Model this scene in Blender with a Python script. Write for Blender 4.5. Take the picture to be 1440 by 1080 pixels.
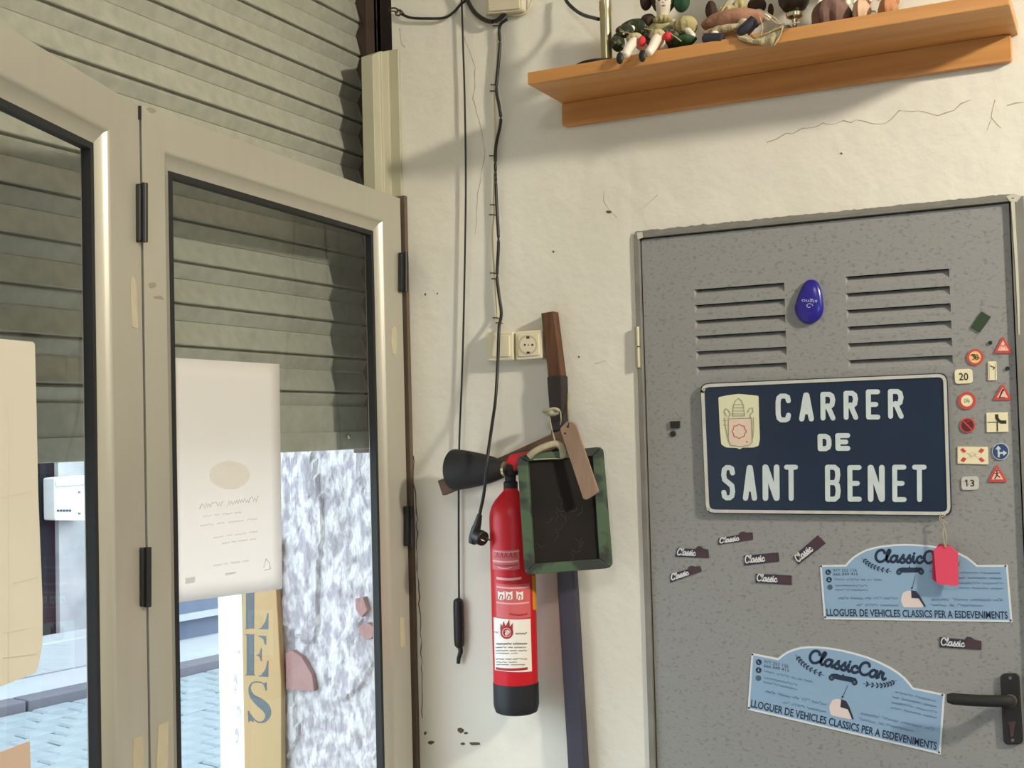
import bpy, bmesh, math, random
import numpy as np
from mathutils import Vector, Matrix, noise

for _o in list(bpy.data.objects):
    bpy.data.objects.remove(_o)
SC = bpy.context.scene
COL = SC.collection
rnd = random.Random(7)

# ------------------------------------------------------------------ camera
F, PITCH, ROLL, YAW = 1725.0, math.radians(2.21), math.radians(1.50), math.radians(26.38)
CAM = np.array([0.0, -2.6, 1.6])
_cy, _sy = math.cos(YAW), math.sin(YAW)
_fw = np.array([-_sy * math.cos(PITCH), _cy * math.cos(PITCH), math.sin(PITCH)])
_r = np.array([_cy, _sy, 0.0])
_d = np.cross(_fw, _r)
ROT = np.array([_r * math.cos(ROLL) + _d * math.sin(ROLL), -_r * math.sin(ROLL) + _d * math.cos(ROLL), _fw])
cam = bpy.data.cameras.new('camera')
cam.sensor_width = 36.0
cam.lens = F / 1440.0 * 36.0
cam.clip_start = 0.05
camo = bpy.data.objects.new('camera', cam)
COL.objects.link(camo)
camo.matrix_world = Matrix(((ROT[0][0], -ROT[1][0], -ROT[2][0], CAM[0]),
                            (ROT[0][1], -ROT[1][1], -ROT[2][1], CAM[1]),
                            (ROT[0][2], -ROT[1][2], -ROT[2][2], CAM[2]), (0, 0, 0, 1)))
SC.camera = camo

# ------------------------------------------------------------------ sky, lamps, exposure
world = bpy.data.worlds.new('overcast_sky')
SC.world = world
world.use_nodes = True
_bg = world.node_tree.nodes['Background']
_bg.inputs[0].default_value = (0.80, 0.90, 1.0, 1)
_bg.inputs[1].default_value = 5.0


def area(name, loc, target, size, energy, color, spread=180):
    l = bpy.data.lights.new(name, 'AREA')
    l.shape = 'DISK'
    l.size = size
    l.energy = energy
    l.color = color
    o = bpy.data.objects.new(name, l)
    COL.objects.link(o)
    l.spread = math.radians(spread)
    o.location = loc
    o.rotation_euler = (Vector(target) - Vector(loc)).to_track_quat('-Z', 'Y').to_euler()
    return o


area('ceiling_lamp_right', (2.3, -1.5, 3.15), (-0.4, -0.2, 2.2), 0.26, 53, (1.0, 0.92, 0.76), 120)
area('rear_fill_lamp', (-0.1, -3.3, 3.2), (-0.2, -2.6, 0.6), 0.5, 24, (1.0, 0.96, 0.88))  # unseen fill lamp, added for soft room light and shading on the slats
SC.view_settings.view_transform = 'Standard'
SC.view_settings.look = 'None'
SC.view_settings.gamma = 1.0
SC.view_settings.use_curve_mapping = False
SC.view_settings.exposure = 0.0


# ------------------------------------------------------------------ pixel -> point on a real plane
def ray(px, py):
    return ROT.T @ np.array([(px - 720) / F, (py - 540) / F, 1.0])


def plane(px, py, n, p0):
    v = ray(px, py)
    n = np.array(n, float)
    t = (n @ (np.array(p0, float) - CAM)) / (n @ v)
    return Vector(CAM + t * v)


def W(px, py, y=0.0):
    return plane(px, py, (0, 1, 0), (0, y, 0))


def S(px, py, x):
    return plane(px, py, (1, 0, 0), (x, 0, 0))


def G(px, py, z):
    return plane(px, py, (0, 0, 1), (0, 0, z))


# ------------------------------------------------------------------ materials
def mat(name, col, rough=0.6, metal=0.0, var=0.0, scale=8.0, bump=0.0, bscale=None, col2=None, detail=4.0,
        stretch=None, spec=0.5, thresh=None, trans=0.0):
    m = bpy.data.materials.new(name)
    m.use_nodes = True
    nt = m.node_tree
    b = nt.nodes['Principled BSDF']
    b.inputs['Base Color'].default_value = (*col, 1)
    b.inputs['Roughness'].default_value = rough
    b.inputs['Metallic'].default_value = metal
    b.inputs['Specular IOR Level'].default_value = spec
    if trans:
        b.inputs['Transmission Weight'].default_value = trans
    if var or bump or col2:
        tc = nt.nodes.new('ShaderNodeTexCoord')
        mp = nt.nodes.new('ShaderNodeMapping')
        if stretch:
            mp.inputs['Scale'].default_value = stretch
        nt.links.new(tc.outputs['Object'], mp.inputs['Vector'])
        n = nt.nodes.new('ShaderNodeTexNoise')
        n.inputs['Scale'].default_value = scale
        n.inputs['Detail'].default_value = detail
        nt.links.new(mp.outputs[0], n.inputs['Vector'])
        if var or col2:
            r = nt.nodes.new('ShaderNodeValToRGB')
            c2 = col2 if col2 else tuple(max(0, c * (1 - var)) for c in col)
            lo, hi = thresh if thresh else (0.3, 0.7)
            r.color_ramp.elements[0].position = lo
            r.color_ramp.elements[1].position = hi
            r.color_ramp.elements[0].color = (*c2, 1)
            r.color_ramp.elements[1].color = (*col, 1)
            nt.links.new(n.outputs['Fac'], r.inputs['Fac'])
            nt.links.new(r.outputs['Color'], b.inputs['Base Color'])
        if bump:
            n2 = nt.nodes.new('ShaderNodeTexNoise')
            n2.inputs['Scale'].default_value = bscale or scale * 4
            n2.inputs['Detail'].default_value = 5
            nt.links.new(mp.outputs[0], n2.inputs['Vector'])
            bp = nt.nodes.new('ShaderNodeBump')
            bp.inputs['Strength'].default_value = bump
            bp.inputs['Distance'].default_value = 0.01
            nt.links.new(n2.outputs['Fac'], bp.inputs['Height'])
            nt.links.new(bp.outputs[0], b.inputs['Normal'])
    return m


def sp(r, g, b):
    f = lambda c: (c / 255 / 12.92) if c <= 10 else ((c / 255 + 0.055) / 1.055) ** 2.4
    return (f(r), f(g), f(b))


M = {}
M['plaster'] = mat('plaster', sp(228, 224, 212), 0.85, var=0.09, scale=2.6, bump=0.45, bscale=16, spec=0.2)
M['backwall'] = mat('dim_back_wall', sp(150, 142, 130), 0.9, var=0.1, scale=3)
M['ceiling'] = mat('ceiling_paint', sp(205, 200, 188), 0.9, var=0.05, scale=3)
M['floor'] = mat('floor_tile', sp(158, 146, 130), 0.5, var=0.2, scale=5)
M['alu'] = mat('champagne_aluminium', sp(188, 184, 170), 0.36, metal=0.35, var=0.04, scale=30, stretch=(1, 1, 0.15))
M['alu_post'] = mat('painted_post', sp(188, 184, 160), 0.5, metal=0.2, var=0.06, scale=12)
M['brown_metal'] = mat('brown_metal', sp(78, 60, 50), 0.55, metal=0.1, var=0.2, scale=12)
M['shaded_brown_trim'] = mat('shaded_brown_trim', sp(104, 88, 72), 0.7, var=0.2, scale=10)
M['galv'] = mat('galvanised_steel', sp(186, 186, 172), 0.45, metal=0.3, var=0.2, scale=34, bump=0.06, bscale=80)
M['rubber'] = mat('black_rubber', sp(22, 24, 26), 0.6)
M['black'] = mat('black_plastic', sp(24, 23, 24), 0.45)
M['blackmatt'] = mat('black_matt', sp(30, 29, 30), 0.7, var=0.2, scale=30)
M['doorpaint'] = mat('grey_hammer_paint', sp(142, 142, 141), 0.6, scale=140, bump=0.10, bscale=150, stretch=(0.75, 1, 1.15), thresh=(0.33, 0.43), col2=sp(126, 126, 122), detail=2.0)
M['frame_grey'] = mat('frame_grey', sp(132, 130, 122), 0.65, var=0.2, scale=22)
M['steel'] = mat('hinge_steel', sp(190, 184, 160), 0.4, metal=0.6, var=0.1, scale=20)
M['shelfwood'] = mat('varnished_pine', sp(208, 150, 88), 0.42, scale=5, col2=sp(186, 128, 70), stretch=(0.6, 9, 9), bump=0.03)
M['oldwood'] = mat('dark_old_wood', sp(104, 68, 42), 0.7, scale=9, col2=sp(74, 46, 30), stretch=(6, 6, 0.8), bump=0.2)
M['slatwood'] = mat('brown_slat_wood', sp(104, 76, 60), 0.7, scale=9, col2=sp(84, 58, 46), stretch=(1, 6, 6), bump=0.2)
M['tagwood'] = mat('pale_tag_wood', sp(158, 130, 108), 0.7, scale=12, col2=sp(140, 112, 92), stretch=(4, 4, 1), bump=0.1)
M['pole_blue'] = mat('dark_blue_paint', sp(58, 56, 72), 0.55, var=0.2, scale=9)
M['wrap'] = mat('dark_wrap', sp(46, 38, 38), 0.6, var=0.2, scale=14)
M['green_paint'] = mat('worn_green_paint', sp(70, 92, 68), 0.6, scale=11, col2=sp(44, 50, 46), thresh=(0.44, 0.50))
M['slate'] = mat('slate', sp(40, 36, 34), 0.8, scale=7, col2=sp(28, 25, 24), spec=0.2)
M['string'] = mat('string', sp(176, 168, 140), 0.9, var=0.2, scale=60)
M['tape'] = mat('old_masking_tape', sp(196, 186, 158), 0.7, var=0.08, scale=30)
M['red'] = mat('extinguisher_red', sp(198, 30, 42), 0.38, spec=0.35)
M['darkred'] = mat('dark_red', sp(140, 28, 34), 0.5)
M['redprint'] = mat('red_print_panel', sp(206, 96, 100), 0.45)
M['redprint2'] = mat('red_print_dark', sp(160, 40, 48), 0.45)
M['pinkwhite'] = mat('pink_white_print', sp(232, 170, 170), 0.45)
M['label_white'] = mat('label_white', sp(238, 232, 224), 0.5)
M['ink_grey'] = mat('ink_grey', sp(110, 104, 104), 0.6)
M['ink_dark'] = mat('ink_dark', sp(52, 52, 58), 0.6)
M['yellow'] = mat('yellow_label', sp(220, 150, 40), 0.5)
M['navycap'] = mat('navy_black_cap', sp(28, 30, 36), 0.5)
M['socket'] = mat('cream_plastic', sp(226, 216, 188), 0.4)
M['socketdark'] = mat('socket_shadow_plastic', sp(196, 184, 152), 0.45)
M['signblue'] = mat('enamel_navy', sp(25, 41, 66), 0.32, var=0.15, scale=6)
M['signwhite'] = mat('enamel_pale', sp(206, 216, 218), 0.4, var=0.12, scale=40)
M['signrim'] = mat('enamel_rim', sp(204, 204, 196), 0.4, var=0.2, scale=30)
M['shield'] = mat('shield_cream', sp(222, 220, 186), 0.5, var=0.06, scale=20)
M['shieldline'] = mat('shield_grey_line', sp(150, 148, 128), 0.6)
M['shieldpink'] = mat('shield_pink', sp(222, 200, 180), 0.6)
M['shieldred'] = mat('shield_red', sp(176, 80, 76), 0.6)
M['plaqueblue'] = mat('plaque_blue', sp(142, 172, 202), 0.4, var=0.06, scale=7)
M['plaquewhite'] = mat('plaque_white', sp(218, 222, 226), 0.4)
M['navyink'] = mat('navy_ink', sp(26, 44, 70), 0.5)
M['paleink'] = mat('pale_navy_ink', sp(92, 118, 152), 0.5)
M['greyink'] = mat('grey_blue_ink', sp(74, 98, 118), 0.5)
M['mapcream'] = mat('map_cream', sp(222, 206, 202), 0.5)
M['magnavy'] = mat('magnet_navy', sp(44, 46, 62), 0.5)
M['magmaroon'] = mat('magnet_maroon', sp(72, 48, 58), 0.5)
M['magwhite'] = mat('magnet_white', sp(214, 212, 212), 0.5)
M['greenmag'] = mat('green_magnet', sp(44, 66, 40), 0.6, var=0.15, scale=30)
M['signred'] = mat('sign_red', sp(196, 72, 62), 0.5)
M['cream'] = mat('sign_cream', sp(232, 222, 186), 0.5)
M['pinkcream'] = mat('sign_pink_cream', sp(240, 190, 176), 0.5)
M['orangecream'] = mat('sign_orange_cream', sp(236, 190, 130), 0.5)
M['signdark'] = mat('sign_black', sp(44, 38, 30), 0.5)
M['signblue2'] = mat('sign_blue', sp(46, 68, 116), 0.5)
M['wine'] = mat('sign_wine', sp(92, 24, 34), 0.5)
M['eggblue'] = mat('glossy_blue_plastic', sp(40, 34, 140), 0.25)
M['eggwhite'] = mat('egg_print', sp(178, 178, 226), 0.5)
M['pinktag'] = mat('pink_card', sp(222, 72, 100), 0.7)
M['pinkdark'] = mat('pink_card_edge', sp(176, 34, 62), 0.7)
M['paper'] = mat('white_paper', sp(240, 237, 233), 0.8)
M['metalpost'] = mat('brushed_brass_steel', sp(176, 166, 132), 0.3, metal=0.85)
M['silver'] = mat('silver', sp(200, 190, 160), 0.25, metal=0.9)
M['darkbowl'] = mat('dark_bowl', sp(30, 24, 20), 0.35)
M['porcelain'] = mat('porcelain', sp(232, 222, 208), 0.3)
M['hair'] = mat('doll_hair', sp(60, 38, 26), 0.8, var=0.3, scale=60)
M['greencloth'] = mat('green_cloth', sp(34, 84, 46), 0.8, scale=40, col2=sp(20, 44, 30))
M['darkgreencloth'] = mat('dark_green_cloth', sp(40, 52, 34), 0.85, scale=110, col2=sp(112, 104, 74), thresh=(0.40, 0.46), bump=0.3)
M['creamcloth'] = mat('cream_lace', sp(186, 176, 128), 0.9, scale=50, col2=sp(148, 136, 92), bump=0.3)
M['redcloth'] = mat('red_cloth', sp(206, 50, 60), 0.8)
M['navyshoe'] = mat('navy_shoe', sp(38, 38, 52), 0.6)
M['blackshoe'] = mat('black_shoe', sp(24, 22, 22), 0.5)
M['pinkcloth'] = mat('dusty_pink_cloth', sp(170, 128, 104), 0.9, scale=30, col2=sp(140, 100, 80), bump=0.3)
M['lace'] = mat('old_lace', sp(198, 184, 148), 0.9, scale=80, col2=sp(160, 142, 108), bump=0.4)
M['mauve'] = mat('mauve_cloth', sp(124, 96, 86), 0.9, scale=20, col2=sp(92, 68, 60), bump=0.3)
M['beige'] = mat('beige_cloth', sp(200, 168, 140), 0.85, scale=20, col2=sp(180, 146, 118))
M['tan'] = mat('tan_cloth', sp(176, 122, 84), 0.85, scale=20, col2=sp(150, 100, 66))
M['greyball'] = mat('grey_ornament', sp(112, 112, 92), 0.5, var=0.2, scale=40)
M['eye'] = mat('doll_eye', sp(40, 30, 26), 0.3)
M['lips'] = mat('doll_lips', sp(176, 120, 110), 0.5)
M['whitecable'] = mat('old_white_cable', sp(206, 198, 168), 0.6)
M['jbox'] = mat('junction_box', sp(206, 196, 172), 0.6)
M['crack'] = mat('plaster_crack', sp(110, 92, 70), 0.95, var=0.3, scale=40)
M['crackpale'] = mat('plaster_crack_pale', sp(178, 164, 138), 0.95, var=0.2, scale=40)
M['smudge'] = mat('wall_smudge', sp(104, 88, 70), 0.95, var=0.3, scale=40)
M['caulk'] = mat('white_caulk', sp(206, 202, 186), 0.8, var=0.15, scale=18)
M['peel'] = mat('peeling_plaster', sp(214, 212, 214), 0.9, scale=34, col2=sp(168, 163, 170), bump=1.0, bscale=70, thresh=(0.42, 0.56), detail=12, stretch=(1, 1, 0.6))
M['brickpink'] = mat('pink_brick', sp(166, 130, 126), 0.9, var=0.15, scale=16, bump=0.4)
M['outwhite'] = mat('white_render', sp(226, 226, 222), 0.9, var=0.1, scale=5, bump=0.3)
M['boardyellow'] = mat('ochre_board', sp(178, 150, 104), 0.6, var=0.08, scale=5)
M['boardink'] = mat('slate_blue_letter', sp(84, 94, 100), 0.6)
M['sett'] = mat('granite_sett', sp(136, 148, 154), 0.8, var=0.22, scale=7, bump=0.4, bscale=30)
M['joint'] = mat('sett_joint', sp(80, 90, 98), 0.9)
M['pavement'] = mat('pale_pavement', sp(160, 166, 170), 0.85, var=0.12, scale=3)
M['kerb'] = mat('kerb_stone', sp(100, 100, 108), 0.85, var=0.15, scale=5)
M['plinth'] = mat('blue_grey_plinth', sp(92, 102, 122), 0.8, var=0.12, scale=4)
M['oppwall'] = mat('opposite_render', sp(168, 170, 170), 0.9, scale=3, col2=sp(128, 132, 136))
M['oppdoor'] = mat('dark_street_door', sp(30, 36, 42), 0.8, var=0.2, scale=6, spec=0.15)
M['meter'] = mat('meter_box_white', sp(190, 190, 186), 0.5)
M['cardboard'] = mat('cream_card', sp(238, 232, 216), 0.85, var=0.05, scale=4)
M['pinkcard'] = mat('pinkish_card', sp(216, 190, 172), 0.85)
M['scuff'] = mat('alu_scuff', sp(150, 138, 116), 0.6)


def translucent(name, col, fac):
    pm = M[name].node_tree
    b = pm.nodes['Principled BSDF']
    tr = pm.nodes.new('ShaderNodeBsdfTranslucent')
    tr.inputs[0].default_value = (*col, 1)
    mx = pm.nodes.new('ShaderNodeMixShader')
    mx.inputs[0].default_value = fac
    pm.links.new(b.outputs[0], mx.inputs[1])
    pm.links.new(tr.outputs[0], mx.inputs[2])
    pm.links.new(mx.outputs[0], pm.nodes['Material Output'].inputs[0])


translucent('paper', (0.95, 0.93, 0.92), 0.45)
translucent('cardboard', (0.90, 0.84, 0.72), 0.25)

# window glass
gm = bpy.data.materials.new('window_glass')
gm.use_nodes = True
_nt = gm.node_tree
_nt.nodes.clear()
_out = _nt.nodes.new('ShaderNodeOutputMaterial')
_t = _nt.nodes.new('ShaderNodeBsdfTransparent')
_t.inputs[0].default_value = (0.95, 0.965, 0.96, 1)
_g = _nt.nodes.new('ShaderNodeBsdfGlossy')
_g.inputs['Roughness'].default_value = 0.01
_fr = _nt.nodes.new('ShaderNodeFresnel')
_fr.inputs[0].default_value = 1.35
_m = _nt.nodes.new('ShaderNodeMixShader')
_ge = _nt.nodes.new('ShaderNodeNewGeometry')
_mu = _nt.nodes.new('ShaderNodeMath')
_mu.operation = 'MULTIPLY_ADD'
_mu.inputs[1].default_value = -1.0
_mu.inputs[2].default_value = 1.0
_nt.links.new(_ge.outputs['Backfacing'], _mu.inputs[0])
_mu2 = _nt.nodes.new('ShaderNodeMath')
_mu2.operation = 'MULTIPLY'
_nt.links.new(_fr.outputs[0], _mu2.inputs[0])
_nt.links.new(_mu.outputs[0], _mu2.inputs[1])
_nt.links.new(_mu2.outputs[0], _m.inputs[0])
_nt.links.new(_t.outputs[0], _m.inputs[1])
_nt.links.new(_g.outputs[0], _m.inputs[2])
_nt.links.new(_m.outputs[0], _out.inputs[0])
M['glass'] = gm


# ------------------------------------------------------------------ mesh building
class MB:
    def __init__(s):
        s.v, s.f = [], []

    def add(s, vs, fs):
        k = len(s.v)
        s.v += [Vector(v) for v in vs]
        s.f += [tuple(i + k for i in f) for f in fs]
        return s

    def box(s, a, b):
        x0, y0, z0 = a
        x1, y1, z1 = b
        return s.add([(x0, y0, z0), (x1, y0, z0), (x1, y1, z0), (x0, y1, z0), (x0, y0, z1), (x1, y0, z1), (x1, y1, z1), (x0, y1, z1)],
                     [(0, 3, 2, 1), (4, 5, 6, 7), (0, 1, 5, 4), (1, 2, 6, 5), (2, 3, 7, 6), (3, 0, 4, 7)])

    def prism(s, pts, ext):
        n = len(pts)
        ext = Vector(ext)
        vs = [Vector(p) for p in pts] + [Vector(p) + ext for p in pts]
        fs = [tuple(range(n)), tuple(range(2 * n - 1, n - 1, -1))]
        fs += [(i, i + n, (i + 1) % n + n, (i + 1) % n) for i in range(n)]
        return s.add(vs, fs)

    def loft(s, loops, cap=True):
        n = len(loops[0])
        vs, fs = [], []
        for l in loops:
            vs += list(l)
        for k in range(len(loops) - 1):
            for i in range(n):
                j = (i + 1) % n
                fs.append((k * n + i, k * n + j, (k + 1) * n + j, (k + 1) * n + i))
        if cap:
            fs.append(tuple(range(n))[::-1])
            fs.append(tuple(range((len(loops) - 1) * n, len(loops) * n)))
        return s.add(vs, fs)

    def tube(s, pts, r, n=8):
        pts = [Vector(p) for p in pts]
        rs = r if isinstance(r, (list, tuple)) else [r] * len(pts)
        loops = []
        up = None
        for i, p in enumerate(pts):
            t = (pts[min(i + 1, len(pts) - 1)] - pts[max(i - 1, 0)]).normalized()
            if up is None:
                up = Vector((0, 0, 1)) if abs(t.z) < 0.8 else Vector((1, 0, 0))
            a = t.cross(up).normalized()
            b = t.cross(a).normalized()
            up = -b if False else up
            loops.append([p + (a * math.cos(q) + b * math.sin(q)) * rs[i] for q in [2 * math.pi * k / n for k in range(n)]])
        return s.loft(loops)

    def lathe(s, prof, o, axis=(0, 0, 1), n=32):
        ax = Vector(axis).normalized()
        a = ax.cross(Vector((0.31, 0.9, 0.17))).normalized()
        b = ax.cross(a)
        o = Vector(o)
        return s.loft([[o + ax * h + (a * math.cos(q) + b * math.sin(q)) * r for q in [2 * math.pi * k / n for k in range(n)]] for r, h in prof])

    def ball(s, c, r, n=14, m=9, fn=None):
        rr = (r, r, r) if not isinstance(r, (tuple, list)) else r
        c = Vector(c)
        loops = []
        for j in range(m + 1):
            th = math.pi * (0.02 + 0.96 * j / m)
            row = []
            for i in range(n):
                ph = 2 * math.pi * i / n
                d = Vector((math.sin(th) * math.cos(ph), math.sin(th) * math.sin(ph), math.cos(th)))
                k = fn(ph, j / m) if fn else 1.0
                row.append(c + Vector((d.x * rr[0] * k, d.y * rr[1] * k, d.z * rr[2])))
            loops.append(row)
        return s.loft(loops)


def wloc(o):
    v = Vector((0, 0, 0))
    while o is not None:
        v += o.location
        o = o.parent
    return v


def tag(o, label=None, cat=None, group=None, kind=None):
    if label: o['label'] = label
    if cat: o['category'] = cat
    if group: o['group'] = group
    if kind: o['kind'] = kind
    return o


def obj(name, mb, m, parent=None, smooth=False, bev=0.0, label=None, cat=None, group=None, kind=None, org=None, subd=0):
    c = Vector(org) if org is not None else sum(((Vector([min(v[i] for v in mb.v) for i in range(3)])), Vector([max(v[i] for v in mb.v) for i in range(3)])), Vector()) / 2
    me = bpy.data.meshes.new(name)
    me.from_pydata([v - c for v in mb.v], [], mb.f)
    bm = bmesh.new()
    bm.from_mesh(me)
    bmesh.ops.recalc_face_normals(bm, faces=bm.faces)
    bm.to_mesh(me)
    bm.free()
    me.materials.append(M[m] if isinstance(m, str) else m)
    if smooth:
        me.shade_smooth()
    o = bpy.data.objects.new(name, me)
    COL.objects.link(o)
    o.parent = parent
    o.location = c - (wloc(parent) if parent else Vector())
    if bev:
        bv = o.modifiers.new('bevel', 'BEVEL')
        bv.width = bev
        bv.segments = 2
        bv.limit_method = 'ANGLE'
    if subd:
        sd = o.modifiers.new('subdiv', 'SUBSURF')
        sd.levels = sd.render_levels = subd
    if smooth and not subd:
        for e in me.edges:
            pass
        try:
            me.set_sharp_from_angle(angle=math.radians(40))
        except Exception:
            pass
    return tag(o, label, cat, group, kind)


def empty(name, loc, label=None, cat=None, group=None, kind=None):
    o = bpy.data.objects.new(name, None)
    o.empty_display_size = 0.05
    COL.objects.link(o)
    o.location = loc
    return tag(o, label, cat, group, kind)


def smooth_line(pts, k=6):
    pts = [Vector(p) for p in pts]
    if len(pts) < 3:
        return pts
    P = [pts[0] * 2 - pts[1]] + pts + [pts[-1] * 2 - pts[-2]]
    out = []
    for i in range(1, len(P) - 2):
        for j in range(k):
            t = j / k
            a, b, c, d = P[i - 1], P[i], P[i + 1], P[i + 2]
            out.append(0.5 * ((2 * b) + (c - a) * t + (2 * a - 5 * b + 4 * c - d) * t * t + (3 * b - a - 3 * c + d) * t ** 3))
    out.append(pts[-1])
    return out


def roundpoly(pts, r, k=4):
    out = []
    n = len(pts)
    for i in range(n):
        p0, p, p1 = Vector(pts[i - 1]), Vector(pts[i]), Vector(pts[(i + 1) % n])
        a, b = p0 - p, p1 - p
        ra = min(r, a.length * 0.45, b.length * 0.45)
        A, B = p + a.normalized() * ra, p + b.normalized() * ra
        for j in range(k + 1):
            t = j / k
            out.append(A * (1 - t) ** 2 + p * 2 * t * (1 - t) + B * t * t)
    return [(v[0], v[1]) for v in out]


_TXT = {}


def text_mesh(s, shear=0.0, bold=0.0):
    key = (s, shear, bold)
    if key in _TXT:
        return _TXT[key]
    cu = bpy.data.curves.new('t', 'FONT')
    cu.body = s
    cu.shear = shear
    cu.offset = bold
    cu.resolution_u = 3
    o = bpy.data.objects.new('t', cu)
    COL.objects.link(o)
    dg = bpy.context.evaluated_depsgraph_get()
    me = o.evaluated_get(dg).to_mesh()
    vs = [(v.co.x, v.co.y) for v in me.vertices]
    fs = [tuple(p.vertices) for p in me.polygons]
    o.evaluated_get(dg).to_mesh_clear()
    bpy.data.objects.remove(o)
    bpy.data.curves.remove(cu)
    x0, x1 = min(v[0] for v in vs), max(v[0] for v in vs)
    y0, y1 = min(v[1] for v in vs), max(v[1] for v in vs)
    vs = [((x - x0) / (x1 - x0), (y - y0) / (y1 - y0)) for x, y in vs]
    _TXT[key] = (vs, fs)
    return _TXT[key]


def bil(q, u, v):
    """q = TL, TR, BR, BL ; u to the right, v upwards"""
    tl, tr, br, bl = q
    top = (tl[0] + (tr[0] - tl[0]) * u, tl[1] + (tr[1] - tl[1]) * u)
    bot = (bl[0] + (br[0] - bl[0]) * u, bl[1] + (br[1] - bl[1]) * u)
    return (bot[0] + (top[0] - bot[0]) * v, bot[1] + (top[1] - bot[1]) * v)


def box4(x0, y0, x1, y1):
    return ((x0, y0), (x1, y0), (x1, y1), (x0, y1))


class Flat:
    """flat shapes drawn on a real surface: mp maps 2-D coordinates to points of that surface, ext is the thickness"""

    def __init__(s, mp, ext):
        s.mp, s.ext, s.mb = mp, Vector(ext), MB()

    def poly(s, pts):
        d = s.lift()
        s.mb.prism([s.mp(*p[:2]) + d for p in pts], s.ext)
        return s

    def lift(s):
        s.k = getattr(s, 'k', 0) + 1
        return -s.ext.normalized() * 3.2e-5 * (s.k % 11)

    def circle(s, cx, cy, rx, ry=None, n=24):
        ry = ry or rx
        return s.poly([(cx + rx * math.cos(2 * math.pi * i / n), cy + ry * math.sin(2 * math.pi * i / n)) for i in range(n)])

    def ring(s, pts, wd):
        return s.stroke(list(pts) + [pts[0], pts[1]], wd)

    def stroke(s, pts, wd, cap=True):
        pts = [Vector((p[0], p[1])) for p in pts]
        if cap and not isinstance(wd, (list, tuple)):
            for i in range(1, len(pts) - 1):      # sharp turns become separate strokes with round ends
                a, b = (pts[i] - pts[i - 1]).normalized(), (pts[i + 1] - pts[i]).normalized()
                if a.dot(b) < 0.35:
                    s.stroke(pts[:i + 1], wd)
                    return s.stroke(pts[i:], wd)
        n = len(pts)
        ws = wd if isinstance(wd, (list, tuple)) else [wd] * n
        L, R = [], []
        for i in range(n):
            t = Vector((0, 0))
            if i > 0: t += (pts[i] - pts[i - 1]).normalized()
            if i < n - 1: t += (pts[i + 1] - pts[i]).normalized()
            if t.length < 1e-6: t = (pts[i] - pts[i - 1])
            t.normalize()
            nn = Vector((-t.y, t.x))
            sc = 1.0
            if 0 < i < n - 1:
                c = nn.dot(Vector((-(pts[i] - pts[i - 1]).normalized().y, (pts[i] - pts[i - 1]).normalized().x)))
                sc = min(1.5, 1 / max(0.3, c))
            L.append(pts[i] + nn * ws[i] / 2 * sc)
            R.append(pts[i] - nn * ws[i] / 2 * sc)
        if cap:
            for end in (0, -1):
                s.circle(pts[end].x, pts[end].y, ws[end] / 2, n=10)
        k = len(L)
        d = s.lift()
        fr = [s.mp(*p) + d for p in L] + [s.mp(*p) + d for p in R]
        bk = [p + s.ext for p in fr]
        fs = []
        for i in range(k - 1):
            fs.append((i, i + 1, k + i + 1, k + i))
            fs.append((2 * k + i, 3 * k + i, 3 * k + i + 1, 2 * k + i + 1))
            fs.append((i, 2 * k + i, 2 * k + i + 1, i + 1))
            fs.append((k + i, k + i + 1, 3 * k + i + 1, 3 * k + i))
        s.mb.add(fr + bk, fs)
        return s

    def text(s, t, q, shear=0.0, bold=0.0):
        vs, fs = text_mesh(t, shear, bold)
        s.mb.add([s.mp(*bil(q, u, v)) for u, v in vs], fs)
        return s

    def scribble(s, q, wd, words, seed):
        """an unreadable line of handwriting"""
        r = random.Random(seed)
        x = 0.0
        tot = sum(words) + 1.2 * (len(words) - 1)
        for w in words:
            n = int(w * 3)
            pts = []
            for i in range(n + 1):
                u = (x + w * i / n) / tot
                v = 0.15 + (0.5 if i % 2 else 0.0) + r.random() * 0.3
                if r.random() < 0.12: v = 1.0
                pts.append(bil(q, u, v))
            s.stroke(pts, wd, cap=False)
            x += w + 1.2
        return s

    def obj(s, name, m, parent=None, **k):
        return obj(name, s.mb, m, parent, **k)


def on_wall(off):
    return lambda x, y: W(x, y, -off)


# script lettering for the two-word shop lettering
SCRIPT = {
    'C': ([[(.60, .76), (.56, .93), (.40, 1.0), (.20, .88), (.08, .55), (.12, .20), (.30, .0), (.50, .06), (.64, .22)]], .64),
    'l': ([[(.02, .15), (.18, .55), (.30, .92), (.22, 1.02), (.12, .75), (.10, .25), (.18, .02), (.32, .12)]], .30),
    'a': ([[(.42, .50), (.25, .56), (.08, .38), (.06, .12), (.20, .0), (.36, .18), (.44, .54), (.41, .2), (.48, .02), (.58, .12)]], .54),
    's': ([[(.0, .12), (.16, .38), (.27, .62), (.26, .40), (.36, .16), (.28, .0), (.14, .0), (.08, .12)]], .38),
    'i': ([[(.0, .15), (.12, .54), (.09, .2), (.17, .0), (.28, .12)], [(.15, .76), (.16, .78)]], .27),
    'c': ([[(.36, .40), (.27, .55), (.10, .42), (.05, .18), (.16, .0), (.31, .03), (.42, .15)]], .42),
    'r': ([[(.0, .15), (.12, .58), (.14, .46), (.28, .50), (.24, .22), (.32, .0), (.44, .12)]], .42),
}


def script(fl, word, q, wd):
    tot = sum(SCRIPT[c][1] for c in word)
    x = 0
    for c in word:
        for st in SCRIPT[c][0]:
            pts = smooth_line([Vector((p[0], p[1], 0)) for p in st], 4)
            fl.stroke([bil(q, (x + p.x) / tot, p.y) for p in pts], wd)
        x += SCRIPT[c][1]


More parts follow.
